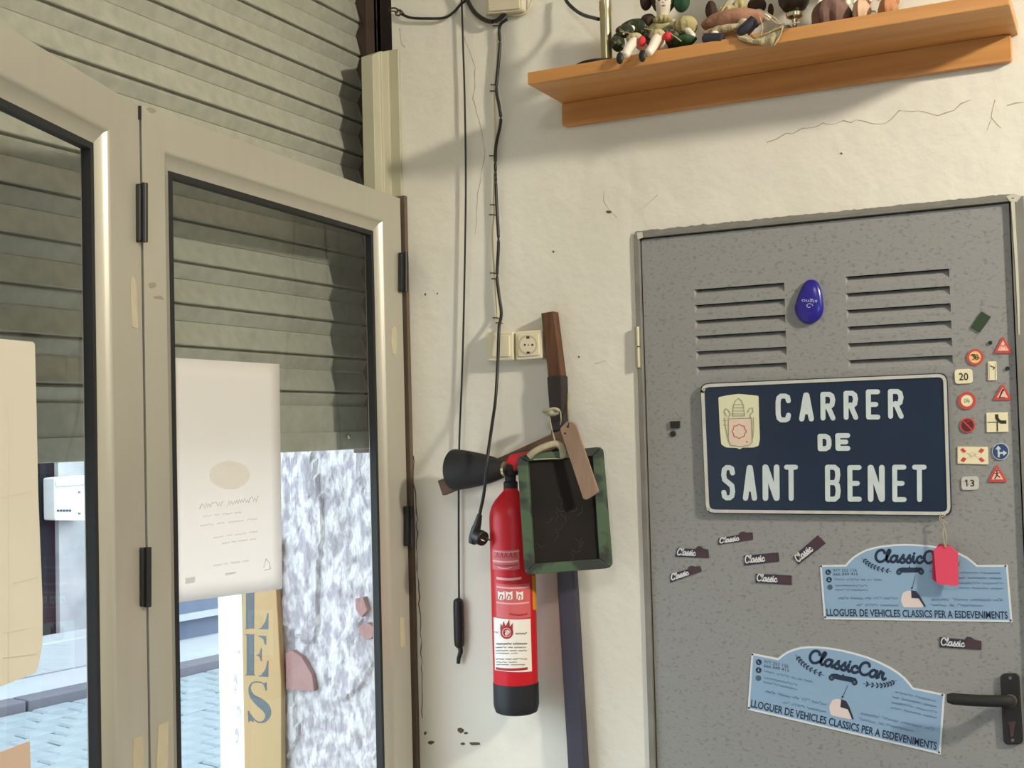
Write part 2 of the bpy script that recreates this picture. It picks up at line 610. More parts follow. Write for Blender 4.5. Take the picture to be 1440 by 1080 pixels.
GLY = {
    'C': [[(1, .80), (.92, .95), (.7, 1), (.3, 1), (.08, .92), (0, .75), (0, .25), (.08, .08), (.3, 0), (.7, 0), (.92, .05), (1, .2)]],
    'A': [[(0, 0), (.46, 1)], [(.54, 1), (1, 0)], [(.2, .3), (.8, .3)]],
    'R': [[(0, 0), (0, 1), (.65, 1), (.9, .93), (1, .76), (.9, .56), (.65, .48), (0, .48)], [(.46, .52), (1, 0)]],
    'E': [[(1, 1), (0, 1), (0, 0), (1, 0)], [(0, .5), (.8, .5)]],
    'D': [[(0, 0), (0, 1), (.6, 1), (.9, .88), (1, .68), (1, .32), (.9, .12), (.6, 0), (0, 0)]],
    'S': [[(1, .82), (.9, .96), (.65, 1), (.35, 1), (.08, .93), (0, .76), (.1, .6), (.5, .5), (.9, .4), (1, .22), (.9, .06), (.65, 0), (.3, 0), (.08, .05), (0, .18)]],
    'N': [[(0, 0), (0, 1)], [(.04, 1), (.96, 0)], [(1, 0), (1, 1)]],
    'T': [[(0, 1), (1, 1)], [(.5, 1), (.5, 0)]],
    'B': [[(0, 0), (0, 1), (.65, 1), (.92, .92), (.97, .76), (.88, .58), (.65, .52), (0, .52)], [(.65, .52), (.92, .44), (1, .26), (.92, .08), (.65, 0), (0, 0)]],
}

# ================================================================== SETTING
XC = -1.600            # corner of the room wall and the shop front
ZC = 3.3
dx0, dx1, dz1 = W(894, 400).x, 0.0 - 0.155, W(1000, 320).z
wr = MB()
wr.box((XC, 0, 0), (dx0, 0.30, ZC)).box((dx0, 0, dz1), (dx1, 0.30, ZC)).box((dx1, 0, 0), (3.0, 0.30, ZC))
wall_right = obj('wall_right', wr, 'plaster', kind='structure', label='uneven off-white plastered wall with the grey metal door in it', cat='wall')
obj('wall_far', MB().box((3.0, -5.0, 0), (3.2, 0.3, ZC)), 'backwall', kind='structure', label='plain plaster end wall beyond the metal door', cat='wall')
obj('wall_rear', MB().box((-1.9, -5.2, 0), (0.9, -5.0, ZC)).box((2.7, -5.2, 0), (3.2, -5.0, ZC)).box((0.9, -5.2, 0), (2.7, -5.0, 0.85)).box((0.9, -5.2, 2.15), (2.7, -5.0, ZC)), 'backwall', kind='structure', label='plain plaster wall behind the viewer', cat='wall')
wl = MB().box((-2.0, -5.0, 0), (-1.6, -4.7, ZC)).box((-2.0, -4.7, 0), (-1.6, -2.75, 0.5)).box((-2.0, -4.7, 2.1), (-1.6, -2.75, ZC)).box((-2.0, -2.75, 0), (-1.6, -2.32, ZC)).box((-2.28, -2.32, 2.86), (-1.6, 0.13, ZC)).box((-2.28, -2.32, 2.45), (-1.80, 0.13, 2.86))
wl.box((-2.28, -5.2, ZC), (-1.6, 2.4, 6.0))
obj('wall_left', wl, 'plaster', kind='structure', label='shop front wall around the glazed folding door', cat='wall')
obj('floor', MB().box((-2.28, -5.2, -0.2), (3.2, 0.3, 0)), 'floor', kind='structure', label='brown tiled shop floor', cat='floor')
obj('ceiling', MB().box((-1.6, -5.2, ZC), (3.2, 0.3, ZC + 0.2)), 'ceiling', kind='structure', label='pale painted ceiling over the shop', cat='ceiling')

win = empty('added_window_1', (-1.8, -3.72, 0.5), 'added unseen window further along the shop front, lets in daylight', 'window', kind='structure')  # unseen opening, added to bring daylight onto the plaster wall
wf = MB().box((-1.82, -4.7, 0.5), (-1.76, -4.63, 2.1)).box((-1.82, -2.82, 0.5), (-1.76, -2.75, 2.1)).box((-1.82, -4.63, 0.5), (-1.76, -2.82, 0.57)).box((-1.82, -4.63, 2.03), (-1.76, -2.82, 2.1))
obj('window_frame', wf, 'alu', win)
obj('glass_pane', MB().box((-1.795, -4.64, 0.56), (-1.789, -2.81, 2.04)), 'glass', win)

win = empty('added_window_2', (1.8, -5.1, 0.85), 'added unseen window behind the viewer, lets in cool daylight', 'window', kind='structure')  # out of view, added as a cool daylight fill for wall and door
wf = MB().box((0.9, -5.13, 0.85), (0.97, -5.07, 2.15)).box((2.63, -5.13, 0.85), (2.7, -5.07, 2.15)).box((0.97, -5.13, 0.85), (2.63, -5.07, 0.92)).box((0.97, -5.13, 2.08), (2.63, -5.07, 2.15))
obj('window_frame', wf, 'alu', win)
obj('glass_pane', MB().box((0.96, -5.105, 0.91), (2.64, -5.099, 2.09)), 'glass', win)

# masonry reveal outside the door
YR = 0.13
xa, xb = -2.105, XC
nu, nv = 56, 190
rv = MB()
vs, fs = [], []
for j in range(nv + 1):
    for i in range(nu + 1):
        x = xa + (xb - xa) * i / nu
        z = -0.05 + 2.5 * j / nv
        d = noise.noise(Vector((x * 7, z * 5, 1.3))) * 0.010 + noise.noise(Vector((x * 23, z * 17, 4.1))) * 0.007
        if noise.noise(Vector((x * 9, z * 4.5, 9.7))) > 0.12: d += 0.010
        if i == nu: d = 0
        xx = x + (noise.noise(Vector((z * 11, 2.2, 0))) * 0.012 if i == 0 else 0)
        vs.append((xx, YR - d, z))
for j in range(nv):
    for i in range(nu):
        k = j * (nu + 1) + i
        fs.append((k, k + 1, k + nu + 2, k + nu + 1))
rv.add(vs, fs).box((-2.08, YR + 0.035, -0.1), (XC, 0.5, 2.5)).box((XC, 0.3, -0.1), (2.0, 0.5, 3.0))
reveal = obj('wall_reveal', rv, 'peel', kind='structure', label='rough peeling white masonry beside the ochre lettered board outside', cat='wall')
for q in ([(402, 918), (410, 915), (424, 924), (439, 950), (441, 972), (402, 969)], [(500, 842), (510, 840), (516, 858), (508, 868), (500, 856)],
          [(505, 880), (516, 876), (525, 882), (524, 896), (514, 900), (505, 890)]):
    obj('brick', MB().prism([W(x, y, YR - 0.020) for x, y in q], (0, 0.03, 0)), 'brickpink', reveal)
ow = MB().prism([W(x, y, YR - 0.01) for x, y in roundpoly([(307.5, 815), (341, 815), (344, 1095), (309, 1095)], 1)], (0, 0.4, 0))
x3, x4 = W(307.5, 900, YR - 0.01).x, W(341, 900, YR - 0.01).x
ow = MB().box((x3, YR - 0.01, -0.1), (x4, 0.5, 3.0)).box((x4 - 0.002, YR, -0.1), (-2.07, 0.5, 3.0)).box((x3, 0.5, -0.1), (-1.6, 2.4, 3.2))
corner = obj('wall_outside', ow, 'outwhite', kind='structure', label='bright white rendered corner of the shop front outside', cat='wall')
for k, (x, y, w_, h_) in enumerate([(331, 960, 7, 26), (335, 1000, 8, 16), (333, 1035, 6, 22), (336, 920, 4, 12)]):
    pts = [(x + w_ / 2 * (0.8 + 0.3 * math.sin(3 * a + k)) * math.cos(a), y + h_ / 2 * math.sin(a)) for a in [i * math.pi / 5 for i in range(10)]]
    Flat(on_wall(-YR + 0.0105), (0, 0.003, 0)).poly(pts).obj('plaster_chip', 'peel', corner)

# ochre board with stencil letters
bd = empty('lettered_board', W(368, 1070, 0.10), 'tall ochre board with slate-blue stencil letters L E S outside the glass', 'sign')
bpx = [(340, 760), (388, 760), (388.5, 830), (395.5, 960), (395.5, 1130), (344.5, 1130), (341, 900)]
obj('board', MB().prism([W(x, y, 0.095) for x, y in bpx], (0, 0.02, 0)), 'boardyellow', bd, bev=0.002)
Z2 = lambda x, y: (230 + x / 3.857, 800 + y / 3.857)
Lf = Flat(on_wall(-0.0945), (0, 0.001, 0))
Lf.poly([Z2(*p) for p in [(446, 100), (492, 98), (490, 318), (497, 322), (440, 327), (447, 318)]])
Lf.poly([Z2(*p) for p in [(510, 327), (530, 318), (552, 285), (563, 240), (568, 240), (567, 328)]])
Lf.obj('letter', 'boardink', bd)
Lf = Flat(on_wall(-0.0945), (0, 0.001, 0))
Lf.poly([Z2(*p) for p in [(440, 354), (497, 354), (490, 360), (490, 570), (497, 578), (440, 578), (450, 570), (450, 362)]])
Lf.poly([Z2(*p) for p in [(508, 362), (556, 364), (556, 412), (550, 412), (540, 380)]])
Lf.poly([Z2(*p) for p in [(500, 467), (518, 462), (528, 430), (532, 430), (532, 500), (528, 500), (518, 474)]])
Lf.poly([Z2(*p) for p in [(510, 583), (530, 575), (552, 545), (563, 498), (568, 498), (567, 586)]])
Lf.obj('letter', 'boardink', bd)
Lf = Flat(on_wall(-0.0945), (0, 0.001, 0))
sp_ = smooth_line([Vector((*Z2(*p), 0)) for p in [(552, 628), (520, 614), (482, 618), (466, 650), (480, 690), (515, 720), (552, 752), (566, 790), (548, 825), (515, 832), (490, 815), (470, 790)]], 4)
ws = [1.5 + 11.0 * math.exp(-((i / len(sp_) - 0.5) / 0.17) ** 2) for i in range(len(sp_))]
Lf.stroke([(p.x, p.y) for p in sp_], ws, cap=False)
Lf.poly([Z2(*p) for p in [(540, 622), (558, 614), (560, 660), (554, 660)]])
Lf.poly([Z2(*p) for p in [(456, 770), (462, 770), (490, 826), (486, 832), (470, 822), (460, 834)]])
Lf.obj('letter', 'boardink', bd)

# ------------------------------------------------------------------ street outside
ZS, ZP = -0.12, -0.05
K0, K1 = G(0, 1010, ZS), G(308, 941, ZS)
tv = (K1 - K0); tv.z = 0; tv.normalize()
mv = Vector((-tv.y, tv.x, 0))
if mv.x > 0: mv = -mv
ev = Vector((0, 0, 1))


def sframe(a, b, z):
    p = K0 + tv * a + mv * b
    return Vector((p.x, p.y, z))


def sbox(mb, a0, b0, z0, a1, b1, z1):
    mb.prism([sframe(a0, b0, z0), sframe(a1, b0, z0), sframe(a1, b1, z0), sframe(a0, b1, z0)], (0, 0, z1 - z0))
    return mb


mb = MB()
sbox(mb, -12, 0.0, -0.4, 14, -4.1, ZS - 0.012)
street = obj('street', mb, 'joint', kind='structure', label='bluish granite sett street outside the shop door', cat='street')
sett_meshes = []
for k in range(5):
    m_ = MB()
    j = lambda: (rnd.random() - 0.5) * 0.02
    bot = [(-.135 + j(), -.075 + j()), (.135 + j(), -.075 + j()), (.135 + j(), .075 + j()), (-.135 + j(), .075 + j())]
    l0 = [tv * x + mv * y - ev * 0.03 for x, y in bot]
    l1 = [tv * x + mv * y for x, y in bot]
    l2 = [tv * x * 0.9 + mv * y * 0.84 + ev * (0.012 + j() * 0.15) for x, y in bot]
    o = obj('sett', m_.loft([l0, l1, l2]), 'sett', street, org=(0, 0, 0))
    sett_meshes.append(o.data)
    bpy.data.objects.remove(o)
wst = wloc(street)
for r_ in range(16):
    for c_ in range(17):
        a = -0.8 + c_ * 0.285 + (0.14 if r_ % 2 else 0)
        b = -0.10 - r_ * 0.163
        o = bpy.data.objects.new('sett', sett_meshes[rnd.randrange(5)])
        COL.objects.link(o)
        o.parent = street
        o.location = sframe(a + (rnd.random() - .5) * .012, b, ZS + (rnd.random() - .5) * 0.008) - wst
F0 = G(245, 900, ZP)
bF = (F0 - K0).dot(mv)
pav = obj('pavement', sbox(MB(), -12, 0.18, -0.4, 14, bF, ZP), 'pavement', kind='structure', label='pale raised pavement across the street', cat='pavement')
for k in range(8):
    obj('kerb_stone', sbox(MB(), -1.6 + k * 0.9, 0.0, -0.3, -1.6 + k * 0.9 + 0.885, 0.18, ZP + 0.004), 'kerb', pav, bev=0.01)


def FAC(px, py, off=0.0):
    return plane(px, py, mv, F0 - mv * off)


def fa(px, py):
    return (FAC(px, py) - K0).dot(tv)


ob = empty('opposite_building', sframe(2.2, bF, ZP), 'pale rendered house front with dark doorway across the street', 'building')
aD0, aD1 = fa(40, 800), fa(83.5, 800)
mb = MB()
sbox(mb, -3.5, bF, ZP, aD0, bF + 0.4, 10)
sbox(mb, aD1, bF, ZP, 14, bF + 0.4, 10)
sbox(mb, aD0, bF, 2.2, aD1, bF + 0.4, 10)
obj('wall', mb, 'oppwall', ob)
obj('door', sbox(MB(), aD0, bF + 0.05, ZP, aD1, bF + 0.3, 2.2), 'oppdoor', ob)
for zz in (0.25, 1.0, 1.6):
    obj('door_panel', sbox(MB(), aD0 + 0.12, bF + 0.03, zz, aD1 - 0.08, bF + 0.06, zz + 0.5), 'oppdoor', ob, bev=0.01)
zst = FAC(100, 897, 0.3).z
obj('step', sbox(MB(), -3, bF - 0.34, ZP, fa(150, 890), bF, zst), 'pavement', ob, bev=0.01)
za, zb = FAC(245, 846).z, FAC(245, 872).z
aP = fa(165, 860)
obj('plinth', sbox(MB(), aP, bF - 0.05, ZP, 9, bF, za + 0.10), 'plinth', ob)
obj('plinth_ledge', sbox(MB(), aP, bF - 0.12, zb, 9, bF, zb + 0.045), 'pavement', ob)
mq = [(76, 672), (121, 668), (121, 733), (77, 732)]
mbx = empty('meter_box', FAC(98, 730), 'white utility meter box on the wall across the street', 'meter box')
obj('box', MB().prism([FAC(x, y, 0.14) for x, y in roundpoly(mq, 3)], mv * 0.14), 'meter', mbx, bev=0.008)
f_ = Flat(lambda x, y: FAC(x, y, 0.145), mv * 0.006)
for k in range(5): f_.poly(box4(80.5 + k * 4.2, 716.5, 83.3 + k * 4.2, 719.5))
f_.obj('slot', 'ink_dark', mbx)
Flat(lambda x, y: FAC(x, y, 0.15), mv * 0.012).poly([(79, 676), (120, 673), (120, 681), (79, 684)]).obj('lid', 'meter', mbx)
for x_, y_ in ((90, 682), (112, 692), (112, 722)):
    Flat(lambda x, y: FAC(x, y, 0.147), mv * 0.007).circle(x_, y_, 1.5).obj('screw', 'ink_grey', mbx)

# ------------------------------------------------------------------ roller shutter
XS = -1.725
zb_ = S(450, 634, XS).z
sh = empty('roller_shutter', (XS, -1.1, zb_), 'half-lowered grey steel roller shutter behind the folding door', 'shutter')
PIT = 0.0868
prof = [(-.018, 0), (-.005, 0), (-.003, -.003), (.0105, -.046), (.0110, -.0485), (.0090, -.0505), (-.0060, -.0525), (-.0060, -.0545), (.0060, -.0560), (.0075, -.0580), (.0060, -.0620), (-.0060, -.0855), (-.018, -.0855)]
ya, yb = -2.30, 0.115
first = None
zt = zb_ + 0.075
nsl = int((2.86 - zt) / PIT) + 1
# phase taken from the photograph
zline = S(360, 172, XS).z
k0 = round((zline + 0.0535 - zt) / PIT)
zt = zline + 0.0535 - k0 * PIT
if zt - zb_ < 0.05: zt += PIT
for k in range(nsl):
    ztop = zt + PIT * (k + 1)
    if ztop > 2.92: break
    if first is None:
        m_ = MB().prism([(x, 0, z) for x, z in prof], (0, yb - ya, 0))
        o = obj('slat', m_, 'galv', sh, org=(0, 0, 0))
        first = o.data
    else:
        o = bpy.data.objects.new('slat', first)
        COL.objects.link(o)
        o.parent = sh
    o.location = Vector((XS + (rnd.random() - .5) * 0.0015, ya, ztop)) - wloc(sh)
obj('bottom_bar', MB().box((XS - 0.022, ya, zb_), (XS + 0.012, yb, zb_ + 0.045)).box((XS - 0.014, ya, zb_ + 0.044), (XS + 0.004, yb, zt + 0.001)), 'galv', sh, bev=0.002)
gd = MB().box((-1.765, 0.035, zb_ - 0.01), (-1.665, 0.126, 2.86))
gd2 = MB().box((-1.665, 0.018, zb_ - 0.01), (-1.655, 0.126, 2.86)).box((-1.69, 0.018, zb_ - 0.01), (-1.655, 0.036, 2.86))
obj('guide_rail', gd2.add(gd.v, gd.f), 'brown_metal', sh, bev=0.002)
obj('guide_rail', MB().box((-1.765, -2.318, 0), (-1.67, -2.27, 2.86)), 'brown_metal', sh, bev=0.002)
obj('lock_pin', MB().ball(S(490, 614, XS + 0.02), 0.006), 'silver', sh, smooth=True)

# door posts of the old frame
pp = MB()
pts = [(-1.606, -.082), (-1.606, -.052), (-1.600, -.050), (-1.600, -.042), (-1.606, -.040), (-1.606, -.010), (-1.578, -.008), (-1.578, -.001), (-1.640, -.001), (-1.640, -.082)]
zt0 = 2.548
loopb = [Vector((x, y, 0)) for x, y in pts]
loopt = [Vector((x, y, zt0 - max(0, (-.048 - y)) * 0.55 + (0.012 if y > -.02 else 0))) for x, y in pts]
pp.loft([loopb, loopt])
obj('trim_1', pp, 'alu_post', kind='structure', label='pale metal door post with a slanted cut top beside the shutter', cat='trim', bev=0.0015)
obj('trim_2', MB().box((-1.600, -0.014, 0), (W(576, 420).x, 0.0, 2.19)), 'shaded_brown_trim', kind='structure', label='narrow brown jamb strip coloured as the shaded gap between folding door and plaster', cat='trim', bev=0.001)  # the strip's dark brown includes the shade of the gap beside the leaf


# ------------------------------------------------------------------ folding glazed door
def make_leaf(name, label, h, ang, L, z0, z1, wr_, wl_, wt_, wb_):
    a = math.radians(ang)
    d = Vector((math.sin(a), -math.cos(a), 0))
    n = Vector((math.cos(a), math.sin(a), 0))
    P = lambda u, z, w: Vector((h[0], h[1], 0)) + d * u + n * w + Vector((0, 0, z))
    root = empty(name, P(L / 2, z0, -0.02), label, 'door', kind='structure')
    bead = 0.026
    prof_ = lambda w: [(0, -.036), (0, 0), (w - .008, 0), (w - .003, -.0012), (w, -.005), (w + .004, -.009), (w + bead, -.016), (w + bead, -.036)]
    pr, pl, pt, pb = prof_(wr_), prof_(wl_), prof_(wt_), prof_(wb_)

    def ringpt(i):
        return [P(pr[i][0], z0 + pb[i][0], pr[i][1]), P(L - pl[i][0], z0 + pb[i][0], pr[i][1]),
                P(L - pl[i][0], z1 - pt[i][0], pr[i][1]), P(pr[i][0], z1 - pt[i][0], pr[i][1])]
    rings = [ringpt(i) for i in range(8)]
    for nm, (c0, c1) in (('rail', (0, 1)), ('stile', (1, 2)), ('rail', (2, 3)), ('stile', (3, 0))):
        mb = MB()
        mb.loft([[r_[c0] for r_ in rings], [r_[c1] for r_ in rings]])
        obj(nm, mb, 'alu', root, smooth=True)
    ir = [wr_ + bead, wl_ + bead, wt_ + bead, wb_ + bead]
    g0, g1 = 0.0, 0.009

    def rect(k, w):
        return [P(ir[0] + k, z0 + ir[3] + k, w), P(L - ir[1] - k, z0 + ir[3] + k, w), P(L - ir[1] - k, z1 - ir[2] - k, w), P(ir[0] + k, z1 - ir[2] - k, w)]
    gk = MB()
    A, B, C_, D_ = rect(-0.002, -.014), rect(g1, -.014), rect(g1, -.030), rect(-0.002, -.030)
    for i in range(4):
        j = (i + 1) % 4
        gk.loft([[A[i], B[i], C_[i], D_[i]], [A[j], B[j], C_[j], D_[j]]])
    obj('gasket', gk, 'rubber', root)
    r0, r1 = rect(0.002, -.022), rect(0.002, -.027)
    obj('glass_pane', MB().loft([r0, r1]), 'glass', root)
    return root, P, d, n


HX = (-1.569, -0.030)
leaf1, P1, d1, n1 = make_leaf('door_1', 'right glazed leaf of the folding aluminium door, hinged beside the plaster wall', HX, 4.4, 0.972, 0.03, 2.180, 0.092, 0.066, 0.072, 0.12)
e1 = P1(0.978, 0, 0)
leaf2, P2, d2, n2 = make_leaf('door_2', 'left glazed leaf of the folding aluminium door, swung further into the room', (e1.x, e1.y), 19.0, 0.972, 0.03, 2.176, 0.118, 0.09, 0.072, 0.12)


def L1(px, py, w=0.0):
    return plane(px, py, n1, P1(0, 0, w))


def L2(px, py, w=0.0):
    return plane(px, py, n2, P2(0, 0, w))


for px, py0, py1, root, fn, wd in ((202, 258, 340, leaf1, L1, 6.2), (207, 770, 853, leaf1, L1, 7), (569.5, 355, 410, leaf1, L1, 4.2), (577.5, 712, 768, leaf1, L1, 4.2)):
    q = [fn(px - wd, py0, 0.012), fn(px + wd, py0, 0.012), fn(px + wd, py1, 0.012), fn(px - wd, py1, 0.012)]
    hb = MB().prism(q, -n1 * 0.0118)
    hg = obj('hinge', hb, 'black', root, bev=0.003)
    mid = [fn(px + 1, py0 - 0.5, 0.013), fn(px + 1, py1 + 0.5, 0.013)]
    obj('hinge_barrel', MB().tube(mid, 0.006, 10), 'black', hg, smooth=True)
# dark end cap in the joint between the leaves
obj('joint_cap', MB().prism([L1(*p, 0.002) for p in ((194.5, 149), (199, 149), (199, 168), (194.5, 168))], -n1 * 0.03), 'black', leaf1)
obj('joint_seal', MB().prism([P1(0.970, 0.03, -.012), P1(0.980, 0.03, -.012), P1(0.980, 2.17, -.012), P1(0.970, 2.17, -.012)], -n1 * 0.012), 'rubber', leaf1)
for q in ([(205, 152), (214, 151), (221, 157), (213, 160)], [(209, 398), (219, 397), (220, 404), (211, 406)], [(215, 417), (226, 415), (232, 422), (219, 420)]):
    Flat(lambda x, y: L1(x, y, 0.0004), -n1 * 0.0006).poly(roundpoly(q, 3)).obj('scuff_mark', 'scuff', leaf1)

# tape remnants on the aluminium
for lab, fn, nn, q in (
        ('long strip of old masking tape beside the door joint, upper height', L2, n2, [(185, 388), (190, 392), (192, 404), (194, 462), (186, 460), (184, 410)]),
        ('old masking tape strip low on the left leaf beside the joint', L2, n2, [(188, 1038), (201, 1034), (203, 1090), (187, 1090)]),
        ('old masking tape strip low on the right leaf beside the joint', L1, n1, [(223, 1020), (237, 1014), (236, 1090), (220, 1090)]),
        ('short cream tape remnant high on the right stile of the right leaf', L1, n1, [(551, 462), (557, 459), (559, 478), (557, 500), (552, 497), (550, 480)]),
        ('short cream tape remnant low on the right stile of the right leaf', L1, n1, [(562, 868), (568, 868), (570, 908), (563, 911)])):
    Flat(lambda x, y: fn(x, y, 0.0010), -nn * 0.0009).poly(roundpoly(q, 2)).obj('tape_strip', 'tape', label=lab, cat='tape', group='tape remnants on the folding door')

# paper taped inside the right pane, print showing through
PW = -0.0212


def sheet(fn, corners, nn, nx=10, ny=14, bend=0.002, seed=1):
    tl, tr, br, bl = corners
    vs, fs = [], []
    for j in range(ny + 1):
        for i in range(nx + 1):
            p = bil(corners, i / nx, 1 - j / ny)
            w = fn(p[0], p[1])
            vs.append(w + nn * bend * (0.6 + noise.noise(Vector((i * .35, j * .3, seed)))) * (1 if True else 0))
    for j in range(ny):
        for i in range(nx):
            k = j * (nx + 1) + i
            fs.append((k, k + 1, k + nx + 2, k + nx + 1))
    return MB().add(vs, fs)


pc = ((243, 503), (393, 512), (397, 828), (245, 848))
po = empty('paper_notice', L1(320, 838, PW), 'white printed notice taped to the right glass pane, seen from behind', 'notice')
so = obj('sheet', sheet(lambda x, y: L1(x, y, PW + 0.001), pc, n1, bend=0.0), 'paper', po, smooth=True)
sm = so.modifiers.new('thick', 'SOLIDIFY'); sm.thickness = 0.0004
M['faint1'] = mat('show_through_orange', sp(240, 234, 224), 0.8)
M['faint2'] = mat('show_through_grey', sp(226, 224, 224), 0.8)
for nm_, fc_ in (('faint1', 0.55), ('faint2', 0.45)):     # thin ink
    t_ = M[nm_].node_tree
    tb = t_.nodes.new('ShaderNodeBsdfTransparent')
    mx_ = t_.nodes.new('ShaderNodeMixShader')
    mx_.inputs[0].default_value = fc_
    t_.links.new(t_.nodes['Principled BSDF'].outputs[0], mx_.inputs[1])
    t_.links.new(tb.outputs[0], mx_.inputs[2])
    t_.links.new(mx_.outputs[0], t_.nodes['Material Output'].inputs[0])
f_ = Flat(lambda x, y: L1(x, y, PW + 0.0016), -n1 * 0.0003)
f_.circle(323, 668, 28, 20)
f_.obj('printed_seal', 'faint1', po)
f_ = Flat(lambda x, y: L1(x, y, PW + 0.0016), -n1 * 0.0003)
f_.scribble(((281, 709), (364, 698), (364, 708), (281, 718)), 1.4, (6, 8), 3)
for k, (x0, x1, y0, y1) in enumerate(((285, 340, 728, 722), (282, 362, 741, 731), (300, 362, 758, 749), (312, 360, 766, 759), (300, 350, 797, 790))):
    f_.scribble(((x0, y0 - 3), (x1, y1 - 3), (x1, y1), (x0, y0)), 0.6, (5, 3, 6, 4), 10 + k)
f_.poly([(261, 813), (274, 811), (274, 819), (261, 821)])
f_.poly([(317, 806), (332, 804), (332, 806), (317, 809)])
f_.stroke([(371, 798), (374, 786), (379, 792), (380, 800), (372, 802)], 1.2)
f_.obj('print', 'faint2', po)

co = empty('cream_card', L2(20, 960, PW), 'large creased cream card taped behind the left glass pane', 'card')
cq = [(-60, 471), (49, 481), (51, 560), (54, 700), (60, 850), (60, 905), (52, 945), (0, 966), (-60, 985)]
obj('sheet', MB().prism([L2(x, y, PW + 0.0035) for x, y in roundpoly(cq, 5)], -n2 * 0.0025), 'cardboard', co)
for k, (a, b) in enumerate((((8, 890), (40, 884)), ((6, 925), (50, 920)), ((2, 700), (46, 690)), ((20, 820), (52, 812)), ((12, 560), (12, 960)))):
    Flat(lambda x, y: L2(x, y, PW + 0.0042), -n2 * 0.0008).stroke([a, b], 1.2).obj('crease', 'cardboard', co)
Flat(lambda x, y: L2(x, y, PW + 0.003), -n2 * 0.0022).poly([(-60, 1075), (0, 1058), (42, 1042), (44, 1110), (-60, 1130)]).obj('card_corner', 'pinkcard', label='pinkish card corner at the foot of the left glass pane', cat='card')

# ------------------------------------------------------------------ plaster cracks and smudges (parts of the wall)


def crack(pts, wd, m, jit=1.5, seed=0):
    r = random.Random(seed)
    out = []
    for i in range(len(pts) - 1):
        a, b = pts[i], pts[i + 1]
        n = max(1, int(math.hypot(b[0] - a[0], b[1] - a[1]) / 9))
        for k in range(n):
            t = k / n
            out.append((a[0] + (b[0] - a[0]) * t + (r.random() - .5) * 2 * jit, a[1] + (b[1] - a[1]) * t + (r.random() - .5) * 2 * jit))
    out.append(pts[-1])
    Flat(on_wall(0.0004), (0, 0.0006, 0)).stroke(out, [wd * (0.2 + 0.9 * r.random()) for _ in out], cap=False).obj('crack', m, wall_right)


crack([(582, 640), (581, 670), (586, 720), (587, 800), (590, 860), (593, 930), (594, 1010)], 1.6, 'crack', 1.2, 1)
crack([(652, 50), (668, 95), (666, 140), (678, 185), (681, 215), (672, 270), (668, 330)], 0.9, 'crackpale', 1.5, 2)
crack([(1080, 200), (1105, 190), (1130, 182), (1165, 173), (1215, 171), (1245, 172), (1262, 158), (1290, 157), (1318, 160), (1350, 148), (1366, 140)], 1.3, 'crackpale', 3.2, 3)
crack([(1400, 142), (1396, 155), (1395, 165), (1402, 175), (1408, 180)], 1.5, 'crackpale', 1.5, 4)
crack([(1416, 148), (1428, 144), (1440, 144)], 1.6, 'crackpale', 1, 5)
crack([(1395, 165), (1388, 183)], 1.0, 'crackpale', 1, 6)
crack([(850, 270), (848, 284), (858, 298), (868, 306)], 1.0, 'crackpale', 2, 7)
crack([(898, 296), (912, 286), (925, 274)], 0.8, 'crackpale', 1.5, 8)
crack([(562, 40), (566, 62), (570, 66)], 1.2, 'crackpale', 1.2, 9)
crack([(836, 512), (852, 507)], 1.2, 'crackpale', 1, 10)
for i, (x, y, w_, h_) in enumerate(((648, 1027, 6, 4), (655, 1031, 3, 2), (668, 1046, 10, 2.5), (651, 1046, 4, 2), (606, 1044, 5, 3), (598, 1031, 2, 3), (856, 298, 4, 2), (778, 354, 1.6, 1.6), (814, 502, 1.5, 1.5), (1183, 216, 2, 1.5), (615, 413, 1.2, 1.2), (598, 414, 1.2, 2))):
    pts = [(x + w_ * (0.7 + 0.5 * rnd.random()) * math.cos(a), y + h_ * (0.7 + 0.5 * rnd.random()) * math.sin(a)) for a in [k * math.pi / 4 for k in range(8)]]
    Flat(on_wall(0.0004), (0, 0.0006, 0)).poly(pts).obj('smudge', 'smudge', wall_right)

# ================================================================== METAL DOOR
D0 = W(903, 400).x
D1 = W(1419, 300).x
DT = W(1000, 327).z
YD = 0.004
door = empty('door_3', ((D0 + D1) / 2, 0.02, 0.0), 'grey speckled metal door with louvres, covered in magnets and signs', 'door', kind='structure')
fr = MB()
fr.box((dx0, -0.006, 0), (D0 - 0.003, 0.05, dz1)).box((D1 + 0.003, -0.006, 0), (dx1, 0.05, dz1)).box((D0 - 0.003, -0.006, DT + 0.003), (D1 + 0.003, 0.05, dz1))
obj('door_frame', fr, 'frame_grey', door, bev=0.001)
obj('dark_backing', MB().box((D0 - 0.003, 0.035, 0), (D1 + 0.003, 0.05, DT + 0.003)), 'blackmatt', door)  # black backing sheet, stands in for the dark behind the leaf
lx0, lx1 = W(977, 460).x, W(1104, 450).x
rx0, rx1 = W(1190, 440).x, W(1337, 440).x
lz = [W(1040, 402 + (513 - 402) * k / 5).z for k in range(6)]
rz = [W(1262, 383 + (503 - 383) * k / 5).z for k in range(6)]
LH = 0.0185
TH = 0.0035
pn = MB()
XS_ = [D0, lx0, lx1, rx0, rx1, D1]
for a, b in ((0, 1), (2, 3), (4, 5)):
    pn.box((XS_[a], YD, 0.01), (XS_[b], YD + TH, DT))
for (xa_, xb_, zs) in ((lx0, lx1, lz), (rx0, rx1, rz)):
    top = DT
    for z in zs:
        pn.box((xa_, YD, z), (xb_, YD + TH, top))
        top = z - LH
    pn.box((xa_, YD, 0.01), (xb_, YD + TH, top))
obj('door_panel', pn, 'doorpaint', door)
